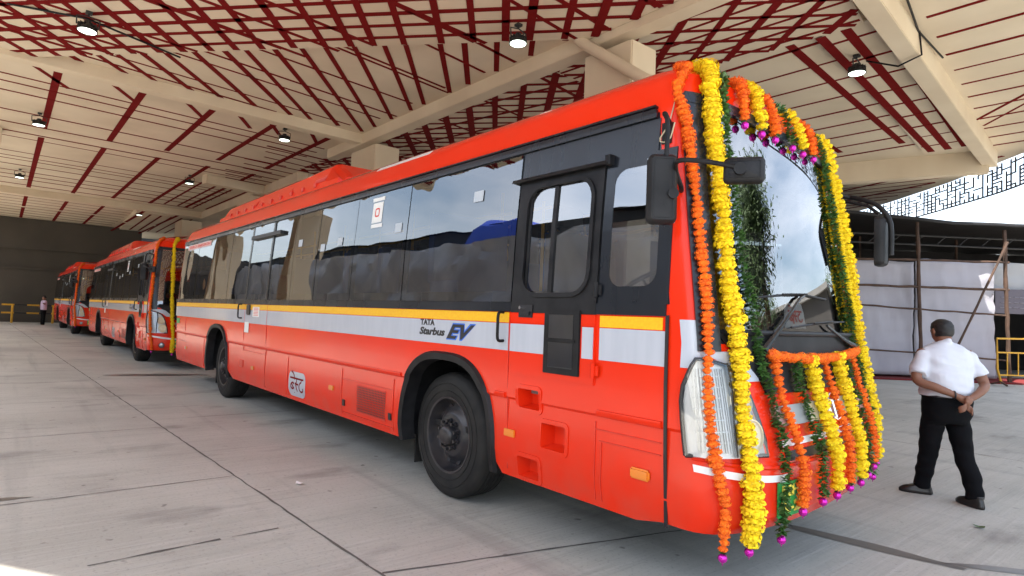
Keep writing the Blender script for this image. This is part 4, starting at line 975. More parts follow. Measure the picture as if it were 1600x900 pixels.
def leafring(mb, c, axis, r, n=9):
    axis = axis.normalized(); a = axis.orthogonal().normalized(); b = axis.cross(a)
    for k in range(n):
        th = rg.uniform(0, 2 * math.pi); d = (a * math.cos(th) + b * math.sin(th) + axis * rg.uniform(-.25, .5)).normalized()
        t = d.cross(axis).normalized(); L = r * rg.uniform(.85, 1.4); wd = r * rg.uniform(.28, .42); bend = axis * rg.uniform(-.3, .3) * L
        p0 = c + Vector([rg.uniform(-.006, .006) for _ in range(3)])
        tw = (t + axis * rg.uniform(-.6, .6)).normalized()
        p1 = p0 + d * L * .5; p2 = p0 + d * L + bend
        mb.add([p0, p1 + tw * wd, p2, p1 - tw * wd, p1 + axis * wd * .25], [(0, 1, 4), (1, 2, 4), (2, 3, 4), (3, 0, 4)])
def garland(path, kind, r, label, pom=True, group=None, scale=1, smooth=True):
    col = {'o': mari_o, 'y': mari_y, 'g': leafm}[kind]; P = [Vector(p) for p in path]
    step = {'o': r * 1.0, 'y': r * .80, 'g': r * .42}[kind]; pts = spline(P, step); mb = MB()
    ph = rg.uniform(0, 9)
    for i, p in enumerate(pts):
        ax = pts[min(i + 1, len(pts) - 1)] - pts[max(i - 1, 0)]
        if ax.length < 1e-6: continue
        j = Vector([rg.uniform(-.13, .13) * r for _ in range(3)]) + Vector((0, .12 * r * math.sin(i * .35 + ph), 0)); rr = r * rg.uniform(.80, 1.14) * (1 + .10 * math.sin(i * .23 + ph))
        if kind == 'g': leafring(mb, p + j, ax, rr)
        else: flower(mb, p + j, ax, rr, 120 if kind == 'o' else 190, step * .5)
    name = {'o': 'marigold_garland', 'y': 'marigold_garland', 'g': 'leaf_garland'}[kind]
    o = mb.build(name, col, None, org=P[0]); tag(o, label, 'garland', group)
    if pom:
        e = pts[-1]; d = Vector((0, 0, -1)); m = MB(); c = e + d * (r * .5 + .03); 
        m.lathe([(0, -.024), (.012, -.021), (.021, -.012), (.024, 0), (.021, .012), (.012, .021), (0, .024)], Matrix.Translation(c), 14); m.tube([c + d * .02, c + d * .035], .003, 5)
        m.build('foil_bead', pomp, o, smooth=True, org=P[0])
        m = MB(); leafring(m, e + d * (r * .5), d, .028, 7); m.build('leaf_tuft', leafm, o, org=P[0])
    return o
def fpath(uz, off): return [front(u, z, off) if z > .46 else front(u, .46, off) + Vector((0, 0, z - .46)) for u, z in uz]
def top(u, off, back=.22):
    """start on the roof, behind the front edge"""
    p = front(u, 2.93, off); q = front(u, 3.01, off * .45)
    return [q + Vector((-.03, 0, .0)), q.lerp(p, .55) + Vector((0.008, 0, .008)), p]
GG = 'flower garlands hanging on the nearest bus'
def hang(u0, pts, off): return top(u0, off) + fpath(pts, off)
garland(hang(-.965, [(-.985, 2.80), (-.965, 2.6), (-.95, 2.2), (-.94, 1.8), (-.945, 1.4), (-.955, 1.1), (-.955, .85), (-.935, .6), (-.93, .47), (-.93, .40)], .04), 'o', .033, 'long thin orange marigold garland at the right front corner edge, hanging lowest of all', group=GG)
garland(hang(-.86, [(-.86, 2.80), (-.845, 2.5), (-.835, 2.1), (-.83, 1.75), (-.815, 1.4), (-.82, 1.15), (-.84, .85), (-.84, .6), (-.84, .50), (-.835, .44)], .055), 'y', .052, 'thick yellow marigold garland beside the thin orange corner one, over the headlight', group=GG)
garland(hang(-.745, [(-.75, 2.80), (-.74, 2.5), (-.72, 2.1), (-.70, 1.85), (-.665, 1.6), (-.655, 1.4), (-.62, 1.2), (-.60, 1.0), (-.615, .75), (-.62, .60), (-.62, .44)], .035), 'g', .034, 'long green leaf garland on the driver side of the windshield down past the number plate', group=GG)
for u0, u1, zz, k, r, lb in ((-.60, -.575, 2.72, 'o', .034, 'short orange marigold garland, leftmost of those hanging over the windshield top'), (-.44, -.40, 2.73, 'y', .050, 'short yellow marigold garland, left one of two over the windshield top'),
                     (-.27, -.24, 2.73, 'o', .036, 'short orange marigold garland in the middle of the windshield top'), (-.07, .0, 2.74, 'g', .035, 'short green leaf garland over the middle of the windshield top'),
                     (.12, .17, 2.735, 'y', .048, 'short yellow marigold garland, right one of two over the windshield top'), (.36, .36, 2.75, 'o', .034, 'short orange marigold garland, rightmost of those over the windshield top')):
    garland(hang(u0, [(u0 + .01, 2.89), ((u0 + u1) / 2, 2.84), (u1, zz)], .045), k, r, lb, group=GG)
garland(hang(.62, [(.64, 2.80), (.62, 2.5), (.61, 2.1), (.66, 1.8), (.66, 1.5), (.70, 1.3), (.72, 1.0), (.70, .7), (.69, .50)], .035), 'g', .034, 'long green leaf garland down the far edge of the windshield', group=GG)
garland(hang(.68, [(.70, 2.7), (.665, 2.3), (.66, 1.95), (.69, 1.65), (.70, 1.52)], .055), 'y', .022, 'thin yellow flower string twined beside the far green garland', pom=False, group=GG)
garland(hang(.79, [(.80, 2.80), (.80, 2.5), (.80, 2.1), (.80, 1.75), (.82, 1.4), (.84, 1.1), (.84, .8), (.84, .56)], .06), 'y', .050, 'thick yellow marigold garland down the far front edge', group=GG)
garland(hang(.93, [(.94, 2.80), (.93, 2.5), (.93, 2.1), (.93, 1.75), (.94, 1.4), (.93, 1.1), (.93, .8), (.92, .62)], .04), 'o', .032, 'orange marigold garland half hidden behind the far thick yellow one', group=GG)
garland(fpath([(-.59, 1.345), (-.45, 1.325), (-.25, 1.31), (0, 1.305), (.25, 1.31), (.45, 1.325), (.62, 1.345)], .06), 'o', .030, 'orange marigold garland strung sideways below the windshield', pom=False, group=GG)
for i, (u0, u1, z1, k, r, lb) in enumerate(((-.54, -.50, .545, 'o', .034, 'orange garland beside the number plate, first below the crosswise one'), (-.34, -.30, .56, 'g', .034, 'green leaf garland between orange and yellow ones at the left of the bumper'),
                               (-.18, -.13, .55, 'y', .048, 'yellow garland hanging over the middle of the bumper, left of the round emblem'), (.03, .06, .57, 'o', .032, 'orange garland hanging over the round emblem between two yellow ones'),
                               (.22, .25, .57, 'y', .048, 'yellow garland hanging right of the round emblem'), (.38, .41, .575, 'g', .034, 'green leaf garland right of the emblem, between a yellow and an orange one'),
                               (.54, .58, .59, 'o', .032, 'orange garland hanging at the right end of the crosswise one'))):
    garland(fpath([(u0, 1.31), (u0, 1.15), ((u0 + u1) / 2, .95), (u1, .75), (u1, z1)], .05), k, r, lb, group=GG)
# garlands on the two buses behind
def bg(dx, dy, uz, off, k, r, lb, gp): garland([p + Vector((dx, dy, 0)) for p in (hang(uz[0][0], uz, off))], k, r, lb, group=gp)
bg(-14.05, -.16, [(-.965, 2.8), (-.96, 2.4), (-.96, 1.8), (-.965, 1.3), (-.955, .9), (-.94, .45)], .04, 'o', .036, 'orange red marigold garland on the near front corner of the middle bus', 'garlands on the buses behind')
bg(-14.05, -.16, [(-.70, 2.8), (-.68, 2.4), (-.66, 1.8), (-.65, 1.3), (-.64, .9), (-.64, .42)], .05, 'y', .043, 'yellow marigold garland on the middle bus front, beside the rear of the nearest bus', 'garlands on the buses behind')
bg(-29.0, -.40, [(-.965, 2.8), (-.96, 2.4), (-.96, 1.8), (-.965, 1.3), (-.955, .9), (-.94, .45)], .04, 'o', .045, 'orange red marigold garland on the front corner of the rearmost bus', 'garlands on the buses behind')

# ------------------------------------------------------------------ people
def fig_frame(pos, yaw):
    return Matrix.Translation(pos) @ Matrix.Rotation(yaw, 4, 'Z') @ Matrix.Diagonal((1, 1, .965, 1))
def loft(mb, rings, M, n=20, power=2.3):
    """rings: (x, y, z, rx, ry) in figure space"""
    rows = []
    for x, y, z, rx, ry in rings:
        row = []
        for k in range(n):
            t = 2 * math.pi * k / n; c, s = math.cos(t), math.sin(t); e = 2 / power
            row.append(M @ Vector((x + rx * abs(c) ** e * (1 if c > 0 else -1), y + ry * abs(s) ** e * (1 if s > 0 else -1), z)))
        rows.append(row)
    mb.grid(rows, 0, closed=True)
    mb.add(rows[0], [tuple(range(n))]); mb.add(rows[-1], [tuple(range(n))])
def limb(mb, pts, rad, M, n=14): mb.tube(spline_r([M @ Vector(p) for p in pts]), rads(rad), n)
def spline_r(P, k=5):
    Q = []
    for i in range(len(P) - 1):
        p0 = P[max(i - 1, 0)]; p1 = P[i]; p2 = P[i + 1]; p3 = P[min(i + 2, len(P) - 1)]
        for j in range(k):
            t = j / k; Q.append(.5 * ((2 * p1) + (p2 - p0) * t + (2 * p0 - 5 * p1 + 4 * p2 - p3) * t * t + (3 * p1 - p0 - 3 * p2 + p3) * t ** 3))
    return Q + [P[-1]]
def rads(r, k=5):
    Q = []
    for a, b in zip(r, r[1:]):
        for j in range(k): Q.append(a + (b - a) * j / k)
    return Q + [r[-1]]
def fuse(mb, name, mat, parent, org, vox=.012, sm=6, wrinkle=0, wsc=9):
    o = mb.build(name, mat, parent, org=org)
    me = o.data; bm = bmesh.new(); bm.from_mesh(me); bm.to_mesh(me); bm.free()
    r = o.modifiers.new('r', 'REMESH'); r.mode = 'VOXEL'; r.voxel_size = vox
    s = o.modifiers.new('s', 'SMOOTH'); s.iterations = sm; s.factor = .6
    bpy.context.view_layer.update(); dg = bpy.context.evaluated_depsgraph_get()
    nm = bpy.data.meshes.new_from_object(o.evaluated_get(dg)); o.modifiers.clear(); o.data = nm; nm.name = name
    for p_ in nm.polygons: p_.use_smooth = True
    if wrinkle:
        ns = [v.normal.copy() for v in nm.vertices]
        for v, nn in zip(nm.vertices, ns):
            c = v.co; q = noise.noise(Vector((c.x * wsc * .6, c.y * wsc * .6, c.z * wsc * 1.3 + c.x * 3))) ; v.co = c + nn * q * wrinkle
    if not nm.materials: nm.materials.append(mat)
    return o
def man():
    base = Vector((-1.77, 6.66, 0)); yaw = math.atan2(.6391, -.7677) - R(90); M = fig_frame(base, yaw)   # local +Y = walking away, +X = image right
    MB.org = Vector((0, 0, 0)); org = base
    Mb = M
    body = MB()
    loft(body, [(0, 0, .84, .16, .11), (0, 0, .95, .165, .12), (0, .01, 1.08, .16, .12), (0, .02, 1.25, .18, .12), (0, .02, 1.38, .19, .10), (0, .02, 1.43, .12, .07)], M)
    loft(body, [(0, .02, 1.36, .075, .07), (0, .03, 1.47, .062, .065), (0, .04, 1.53, .062, .066)], M)
    # head, tipped a little forward
    H = M @ Matrix.Translation((0, .055, 1.575)) @ Matrix.Rotation(R(-9), 4, 'X')
    loft(body, [(0, .02, -.095, .035, .04), (0, .015, -.08, .055, .065), (0, .01, -.05, .070, .083), (0, 0, 0, .079, .097), (0, 0, .045, .078, .096), (0, 0, .08, .064, .08), (0, 0, .103, .035, .045)], H, 20, 2.1)
    loft(body, [(0, .095, -.03, .016, .02), (0, .105, -.012, .013, .018), (0, .095, .02, .008, .01)], H, 8)      # nose
    for s in (-1, 1): loft(body, [(s * .083, -.005, -.03, .008, .014), (s * .088, -.008, .0, .010, .020), (s * .086, -.01, .025, .007, .014)], H, 8)
    for s in (-1, 1):   # eyes brow ridges
        loft(body, [(s * .032, .088, .012, .016, .01), (s * .032, .09, .024, .018, .01)], H, 8)
    # arms: shoulder, elbow out, forearm to small of the back
    handL = Vector((-.03, -.215, .975)); handR = Vector((.035, -.235, .965))
    arms = {-1: [(-.19, .02, 1.38), (-.255, -.02, 1.26), (-.30, -.06, 1.115), (-.20, -.16, 1.06), (-.10, -.205, 1.015), (-.055, -.215, .995)],
            1: [(.19, .02, 1.38), (.255, -.02, 1.26), (.305, -.06, 1.10), (.20, -.165, 1.045), (.10, -.215, .995), (.05, -.23, .975)]}
    for s in (-1, 1): limb(body, arms[s], [.055, .05, .042, .038, .030, .026], M)
    # legs
    legR = [(.09, 0, .86), (.11, -.03, .62), (.115, -.06, .46), (.115, -.17, .22), (.115, -.22, .09)]
    legL = [(-.09, 0, .86), (-.095, .05, .62), (-.085, .09, .46), (-.075, .16, .22), (-.065, .21, .09)]
    limb(body, legR, [.085, .07, .055, .045, .035], M); limb(body, legL, [.085, .07, .055, .045, .035], M)
    # palms
    limb(body, [(-.055, -.215, .995), (-.02, -.225, .975), (.015, -.23, .955)], [.024, .034, .028], M, 10)
    limb(body, [(.05, -.23, .975), (.02, -.25, .955), (-.015, -.262, .935)], [.024, .034, .028], M, 10)
    # fingers of the upper hand curled round the lower one
    for k in range(4):
        dz = -.012 - k * .017; L = (.045, .052, .048, .036)[k]
        limb(body, [(-.005, -.26, .955 + dz), (-.028, -.272, .935 + dz), (-.028 - L * .5, -.262, .920 + dz), (-.028 - L * .7, -.24, .912 + dz)], [.0095, .009, .0085, .007], M, 8)
        limb(body, [(.02, -.232, .945 + dz), (.040, -.235, .925 + dz), (.040 + L * .4, -.245, .905 + dz), (.03 + L * .4, -.262, .895 + dz)], [.0095, .009, .0085, .007], M, 8)
    limb(body, [(.015, -.258, .975), (.0, -.275, .985), (-.025, -.275, .975)], [.011, .010, .008], M, 8)
    limb(body, [(-.01, -.245, .985), (.01, -.26, 1.0), (.03, -.262, .992)], [.011, .010, .008], M, 8)
    o = fuse(body, 'person', skin, None, org, .008, 3); o.location = org
    tag(o, 'person seen from behind in white shirt and black trousers, hands clasped behind the back', 'person')
    # shirt
    sh = MB()
    loft(sh, [(0, .0, .97, .205, .165), (0, -.01, 1.02, .215, .175), (0, .0, 1.12, .215, .17), (0, .01, 1.24, .225, .155), (0, .02, 1.35, .232, .135), (0, .02, 1.41, .20, .105), (0, .025, 1.455, .11, .08), (0, .03, 1.475, .075, .072)], M, 28, 2.4)
    for s in (-1, 1): limb(sh, [(s * .14, .02, 1.385), (s * .205, .0, 1.325), (s * .255, -.02, 1.235), (s * .285, -.045, 1.165)], [.055, .072, .070, .072], M, 18)
    limb(sh, [(-.05, .02, 1.475), (0, -.04, 1.492), (.05, .02, 1.475)], [.02, .024, .02], M, 10)
    fuse(sh, 'shirt', shirt, o, org, .009, 4, .018, 13)
    tr = MB()
    loft(tr, [(0, -.005, .72, .185, .13), (0, -.01, .82, .195, .165), (0, -.01, .92, .20, .165), (0, 0, .99, .192, .155)], M, 26, 2.4)
    limb(tr, [(.095, -.0, .82), (.11, -.03, .62), (.12, -.06, .46), (.12, -.165, .22), (.12, -.205, .07)], [.10, .095, .082, .072, .068], M, 18)
    limb(tr, [(-.095, 0, .82), (-.10, .05, .62), (-.09, .09, .46), (-.08, .16, .22), (-.07, .205, .075)], [.10, .095, .082, .072, .068], M, 18)
    fuse(tr, 'trousers', trou, o, org, .010, 4, .014, 10)
    hr = MB(); loft(hr, [(0, -.02, -.055, .066, .075), (0, -.016, -.02, .080, .092), (0, -.012, .02, .086, .098), (0, -.008, .055, .084, .099), (0, -.004, .09, .068, .084), (0, 0, .116, .035, .045)], H, 24, 2.1)
    fuse(hr, 'hair', hairm, o, org, .008, 3, .004, 40)
    for nm, c, yw in (('shoe', (.12, -.20), 8), ('shoe', (-.075, .20), 62)):
        S = M @ Matrix.Translation((c[0], c[1], 0)) @ Matrix.Rotation(R(yw), 4, 'Z'); q = MB()
        loft(q, [(0, .05, .0, .045, .135), (0, .05, .022, .050, .14), (0, .05, .035, .047, .135), (0, .035, .06, .044, .115), (0, .0, .085, .042, .07), (0, -.02, .11, .04, .05)], S, 18, 2.5)
        fuse(q, nm, shoe, o, org, .008, 2)
    wt = MB(); wt.tube([M @ Vector((-.075 + .03 * math.cos(t) * .3, -.212 + .033 * math.cos(t), 1.003 + .033 * math.sin(t))) for t in [2 * math.pi * k / 16 for k in range(17)]], .007, 6); wt.build('wristwatch', ink, o, org=org)
    bl = MB(); loft(bl, [(0, 0, .965, .204, .164), (0, 0, .990, .203, .163)], M, 26, 2.4); bl.build('belt', ink, o, org=org)
man()
def far_person():
    base = Vector((-43.0, 1.9, 0)); M = fig_frame(base, R(200)); b = MB()
    loft(b, [(0, 0, .8, .15, .1), (0, 0, 1.1, .15, .11), (0, 0, 1.38, .19, .1), (0, 0, 1.45, .1, .07)], M, 14); loft(b, [(0, 0, 1.42, .05, .05), (0, 0, 1.5, .055, .06), (0, .01, 1.58, .075, .09), (0, 0, 1.67, .07, .085), (0, 0, 1.71, .03, .04)], M, 14)
    limb(b, [(.18, 0, 1.4), (.25, 0, 1.15), (.2, .18, 1.05)], [.05, .04, .03], M, 8); limb(b, [(-.18, 0, 1.4), (-.35, .1, 1.25), (-.5, .25, 1.3)], [.05, .04, .03], M, 8)
    limb(b, [(.09, 0, .85), (.1, 0, .45), (.1, 0, .03)], [.08, .055, .045], M, 8); limb(b, [(-.09, 0, .85), (-.1, 0, .45), (-.1, 0, .03)], [.08, .055, .045], M, 8)
    o = fuse(b, 'person', skin, None, base, .02, 2); o.location = base
    tag(o, 'distant person in a lilac shirt beside the rearmost bus', 'person')
    s = MB(); loft(s, [(0, 0, .9, .18, .13), (0, 0, 1.1, .18, .14), (0, 0, 1.38, .21, .12), (0, 0, 1.46, .1, .08)], M, 14); limb(s, [(.17, 0, 1.4), (.24, 0, 1.2)], [.07, .06], M, 8); limb(s, [(-.17, 0, 1.4), (-.33, .1, 1.27)], [.07, .06], M, 8); fuse(s, 'shirt', pink, o, base, .02, 2)
    s = MB(); loft(s, [(0, 0, .75, .17, .13), (0, 0, .95, .17, .13)], M, 14); limb(s, [(.09, 0, .85), (.1, 0, .45), (.1, 0, .06)], [.09, .075, .065], M, 8); limb(s, [(-.09, 0, .85), (-.1, 0, .45), (-.1, 0, .06)], [.09, .075, .065], M, 8); fuse(s, 'trousers', trou, o, base, .02, 2)
    s = MB(); loft(s, [(0, -.015, 1.58, .08, .09), (0, -.01, 1.66, .08, .095), (0, 0, 1.73, .035, .045)], M, 14); fuse(s, 'hair', hairm, o, base, .02, 1)
far_person()

# ------------------------------------------------------------------ barriers
def rail_left(y0, y1, label):
    t = empty('traffic_rail', (-46.8, (y0 + y1) / 2, 0), label, 'railing', 'yellow and black rails by the back wall'); org = Vector(t.location)
    for z in (1.08, .60):
        m = MB(); n = 8
        for k in range(n): a = y0 + (y1 - y0) * k / n; b = y0 + (y1 - y0) * (k + 1) / n; m.tube([(-46.8, a, z), (-46.8, b, z)], .05, 8, k % 2)
        m.build('rail', [ylw, ink], t, org=org)
    for y in (y0 + .5, (y0 + y1) / 2 + .1, y1 - .4): m = MB(); m.tube([(-46.8, y, 0), (-46.8, y, 1.06)], .06, 8); m.build('post', ylw, t, org=org)
rail_left(-3.2, 0, 'yellow and black striped rail by the back wall, left one'); rail_left(.1, 4.8, 'yellow and black striped rail by the back wall behind the distant person')

# ------------------------------------------------------------------ tent / scaffold at the right
FW = Vector((-.7677, .6391, 0)).normalized(); RT = Vector((.6391, .7677, 0)).normalized()
def tp(u, z, d=19.7): return FW * d + RT * u + Vector((0, 0, z))
def cloth_sheet(u0, u1, z0, z1, d, label, tear=False, mat=cloth, amp=.05):
    m = MB(); nu = int((u1 - u0) / .1) + 1; nz_ = 26; rows = []
    for j in range(nz_ + 1):
        z = z0 + (z1 - z0) * j / nz_; row = []
        for i in range(nu + 1):
            u = u0 + (u1 - u0) * i / nu; dd = d + amp * noise.noise(Vector((u * 1.5, z * .9, d))) + .045 * noise.noise(Vector((u * 5 + z, z * 1.1, d))) + .05 * noise.noise(Vector((u * 1.2 + z * 1.4, z * 3.2, d)))
            zz = z - (.03 * abs(math.sin(u * 2.1)) if j == nz_ else 0) + .04 * noise.noise(Vector((u, 0, 5))) * (j == nz_)
            if tear and i == nu: u -= .25 * abs(noise.noise(Vector((z * 1.3, 2, 1)))) + .12 * (z / z1)
            row.append(tp(u, zz, dd))
        rows.append(row)
    m.grid(rows); o = m.build('hanging_cloth', mat, None, smooth=True, org=tp((u0 + u1) / 2, z0, d))
    sd = o.modifiers.new('thickness', 'SOLIDIFY'); sd.thickness = .004
    tag(o, label, 'cloth', 'white cloth sheets on the scaffold'); return o
cloth_sheet(8.5, 13.05, .12, 3.82, 19.9, 'white cloth sheet left of the bamboo pole, partly behind the bus')
cloth_sheet(13.1, 15.75, .12, 3.9, 19.9, 'white cloth sheet behind the walking person, torn at its right edge', True)
cloth_sheet(16.0, 17.8, 3.0, 4.0, 20.6, 'small grey white cloth corner hanging high at the right picture edge', mat=tarp)
def pole(P, r, label, mat=bamboo, name='bamboo_pole'):
    P = [Vector(p) for p in P]; pts = []
    for a, b in zip(P, P[1:]):
        k = max(2, int((b - a).length / .35)); pts += [a.lerp(b, i / k) + Vector([random.uniform(-.012, .012) for _ in range(3)]) for i in range(k)]
    pts.append(P[-1]); m = MB(); m.tube(pts, [r * (1.18 if i % 3 == 0 else 1) for i in range(len(pts))], 8)
    tag(m.build(name, mat, None, smooth=True, org=P[0]), label, 'pole', 'bamboo poles of the scaffold')
pole([tp(13.10, 0.9, 19.6), tp(12.95, 5.05, 19.6)], .055, 'thick upright bamboo pole left of the walking person')
pole([tp(15.93, 0, 19.6), tp(15.75, 4.9, 19.6)], .055, 'upright bamboo pole at the torn edge of the cloth')
pole([tp(8.5, 3.78, 19.6), tp(15.9, 3.86, 19.6)], .035, 'topmost horizontal bamboo pole along the cloth top')
pole([tp(8.5, 2.95, 19.6), tp(15.9, 2.98, 19.6)], .038, 'second horizontal bamboo pole from the top')
pole([tp(8.5, 2.42, 19.6), tp(15.9, 2.15, 19.6)], .028, 'third horizontal bamboo pole, slightly sloping, in the middle of the cloth')
pole([tp(8.5, .95, 19.6), tp(13.2, .87, 19.6), tp(15.9, .72, 19.6)], .025, 'lowest thin bamboo pole across the white cloth')
pole([tp(13.75, .2, 19.45), tp(15.75, 4.5, 19.45)], .035, 'slanting bamboo pole rising to the right above the walking person')
def shed():
    t = empty('black_shed', tp(13, 0, 22), 'black roofed shed behind the white cloth scaffold', 'shed'); org = Vector(t.location)
    def bx(u0, u1, z0, z1, d0, d1, name, mat):
        m = MB(); P = [tp(u0, z0, d0), tp(u1, z0, d0), tp(u1, z0, d1), tp(u0, z0, d1), tp(u0, z1, d0), tp(u1, z1, d0), tp(u1, z1, d1), tp(u0, z1, d1)]
        m.add(P, [(0, 3, 2, 1), (4, 5, 6, 7), (0, 1, 5, 4), (1, 2, 6, 5), (2, 3, 7, 6), (3, 0, 4, 7)]); return m.build(name, mat, t, org=org)
    bx(4, 26, 0, 5.15, 27.5, 27.8, 'back_panel', shedm); bx(4, 4.2, 0, 5.2, 20, 27.5, 'side_panel', shedm); bx(25.8, 26, 0, 5.2, 20, 27.5, 'side_panel', shedm)
    m = MB(); rows = []
    for d, z in ((19.4, 5.02), (19.45, 5.12), (21, 5.28), (24, 5.4), (27.8, 5.2)):
        rows.append([tp(4 + i * .5, z + .05 * noise.noise(Vector((i * .4, d, 0))) + .06 * max(0, 10 - i * .5), d) for i in range(45)])
    m.grid(rows); rf = m.build('roof_sheet', shedm, t, smooth=True, org=org); sd = rf.modifiers.new('t', 'SOLIDIFY'); sd.thickness = .03
    m = MB()
    for z in (4.75, 4.45): m.tube([tp(5, z, 20.2), tp(26, z - .1, 20.2)], .03, 6)
    for k in range(28): m.tube([tp(5 + k * .75, 4.45, 20.2), tp(5.35 + k * .75, 4.75, 20.2)], .015, 5)
    m.build('roof_truss', MATS.get('truss') or principled('truss', (.03, .028, .028), .7), t, org=org)
    for k in range(6):
        u = 6 + k * 3.8; m = MB(); m.tube([tp(u, 0, 24), tp(u, 5.2, 24)], .05, 6); m.build('post', bamboo, t, org=org)
shed()
m = MB(); m.slab([tuple(tp(8.5, 0, 19.2).xy), tuple(tp(18.5, 0, 19.2).xy), tuple(tp(18.5, 0, 21.5).xy), tuple(tp(8.5, 0, 21.5).xy)], .004, .05)
tag(m.build('red_carpet', carpet, None, org=tp(13, 0, 20)), 'dark red carpet strip on the ground along the cloth scaffold', 'carpet')
def gate():
    d = 18.6; o = tp(16, 0, d); t = empty('crowd_barrier', o, 'yellow metal crowd barrier at the right edge by the torn cloth', 'barrier'); org = Vector(t.location)
    u0, u1 = 14.75, 17.0
    m = MB(); m.tube([tp(u0 + .12, .08, d), tp(u0, .5, d), tp(u0 - .02, 1.42, d), tp(u1, 1.46, d), tp(u1, .08, d)], .03, 8); m.build('frame', ylw, t, org=org)
    m = MB(); m.tube([tp(u0, 1.0, d), tp(u1, 1.02, d)], .024, 8); m.build('crossbar', ylw, t, org=org); m = MB(); m.tube([tp(u0 + .08, .32, d), tp(u1, .34, d)], .024, 8); m.build('crossbar', ylw, t, org=org)
    for k in range(6): m = MB(); m.tube([tp(u0 + .3 + k * .33, .33, d), tp(u0 + .3 + k * .33, 1.0, d)], .018, 6); m.build('upright_bar', ylw, t, org=org)
    for u in (u0 + .1, u1): m = MB(); m.tube([tp(u - .05, .03, d - .3), tp(u, .12, d), tp(u - .05, .03, d + .3)], .028, 6); m.build('foot', bamboo, t, org=org)
gate()
m = MB(); A = [tp(16.1, 2.25, 20.4), tp(18.5, 2.25, 20.4), tp(18.5, 3.1, 20.4), tp(16.1, 3.05, 20.4)]
m.add(A + [a + FW * .02 for a in A], [(0, 1, 2, 3), (4, 5, 6, 7), (0, 1, 5, 4), (1, 2, 6, 5), (2, 3, 7, 6), (3, 0, 4, 7)])
bn = m.build('printed_banner', principled('banner_grey', (.10, .09, .11), .7), None, org=tp(17, 2.25, 20.4)); tag(bn, 'dim grey printed banner at the right picture edge', 'banner')
m = MB()
for k in range(3): 
    for j in range(6): u = 16.25 + j * .22 + random.uniform(0, .05); a = tp(u, 2.45 + k * .17, 20.39); b = tp(u + .15, 2.45 + k * .17, 20.39); m.tube([a, b], .014, 4)
m.build('banner_print', MATS['banner_grey'] if False else principled('banner_ink', (.2, .19, .22), .7), bn, org=tp(17, 2.25, 20.4))

# ------------------------------------------------------------------ open side of the yard (mirrored in the glass)
def tarp_fence():
    t = empty('tarpaulin_fence', (-30, -8, 0), 'grey tarpaulin fence on the open side of the yard, mirrored in the bus windows', 'fence'); org = Vector(t.location)
    m = MB(); nx = 240; rows = []
    for j in range(15):
        z = 5.75 * j / 14; row = []
        for i in range(nx + 1):
            x = -62 + 64 * i / nx; sag = .22 * abs(math.sin(x * .75)) if j == 14 else 0
            row.append((x, -8 + .35 * noise.noise(Vector((x * .7, z * .6, 0))) + .28 * noise.noise(Vector((x * 1.3 + z * .7, z * 1.9, 4))), z - sag + .12 * noise.noise(Vector((x * .5, 3, 0))) * (j > 10)))
        rows.append(row)
    m.grid(rows); m.build('tarpaulin', tarp, t, smooth=True, org=org)
    for k in range(17): m = MB(); m.tube([(-61 + k * 3.9, -8.25, 0), (-61 + k * 3.9, -8.25, 5.6)], .05, 6); m.build('post', bamboo, t, org=org)
tarp_fence()
m = MB()
for x0, x1, z in ((-60, -21, 7.1), (-21, -17.6, 7.2), (-17.6, -9, 7.0), (-9, 3, 6.4)):
    m.box((x0, -14, 0), (x1, -9.2, z - .3)); m.add([(x0, -9, z - .25), (x1, -9, z - .25), (x1, -14, z + .2), (x0, -14, z + .2)], [(0, 1, 2, 3)])
yard = m.build('storage_shed', shedm, None, org=(-30, -11, 0)); tag(yard, 'low black storage shed behind the tarpaulin fence', 'shed')
m = MB(); nx = 20; rows = []
for (y, z) in ((-8.75, 5.3), (-8.8, 6.2), (-8.9, 6.9), (-9.4, 7.3), (-11, 7.5)): rows.append([(-21 + 3.6 * i / nx, y + .05 * noise.noise(Vector((i * .5, z, 0))), z + .12 * math.sin(i * .5)) for i in range(nx + 1)])
m.grid(rows); tag(m.build('blue_tarpaulin', tarpb, None, smooth=True, org=(-19, -9, 3.4)), 'bright blue tarpaulin over the shed roof, mirrored in the bus window', 'tarpaulin')
for i, (x0, x1, y, z) in enumerate(((-70, -48, -32, 9), (-40, -24, -38, 7.5))):
    m = MB(); m.box((x0, y - 10, 0), (x1, y, z)); b = m.build('apartment_block', conc_far, None, org=(x0, y, 0)); tag(b, ('wide' if i == 0 else 'narrow') + ' pale block across the yard, mirrored in the bus glass', 'building')
    for j in range(int((x1 - x0) / 3)):
        for k in range(2): m = MB(); m.box((x0 + 1 + j * 3, y - .1, 2 + k * 3), (x0 + 2.2 + j * 3, y + .02, 3.6 + k * 3)); m.build('window', ink, b, org=(x0, y, 0))
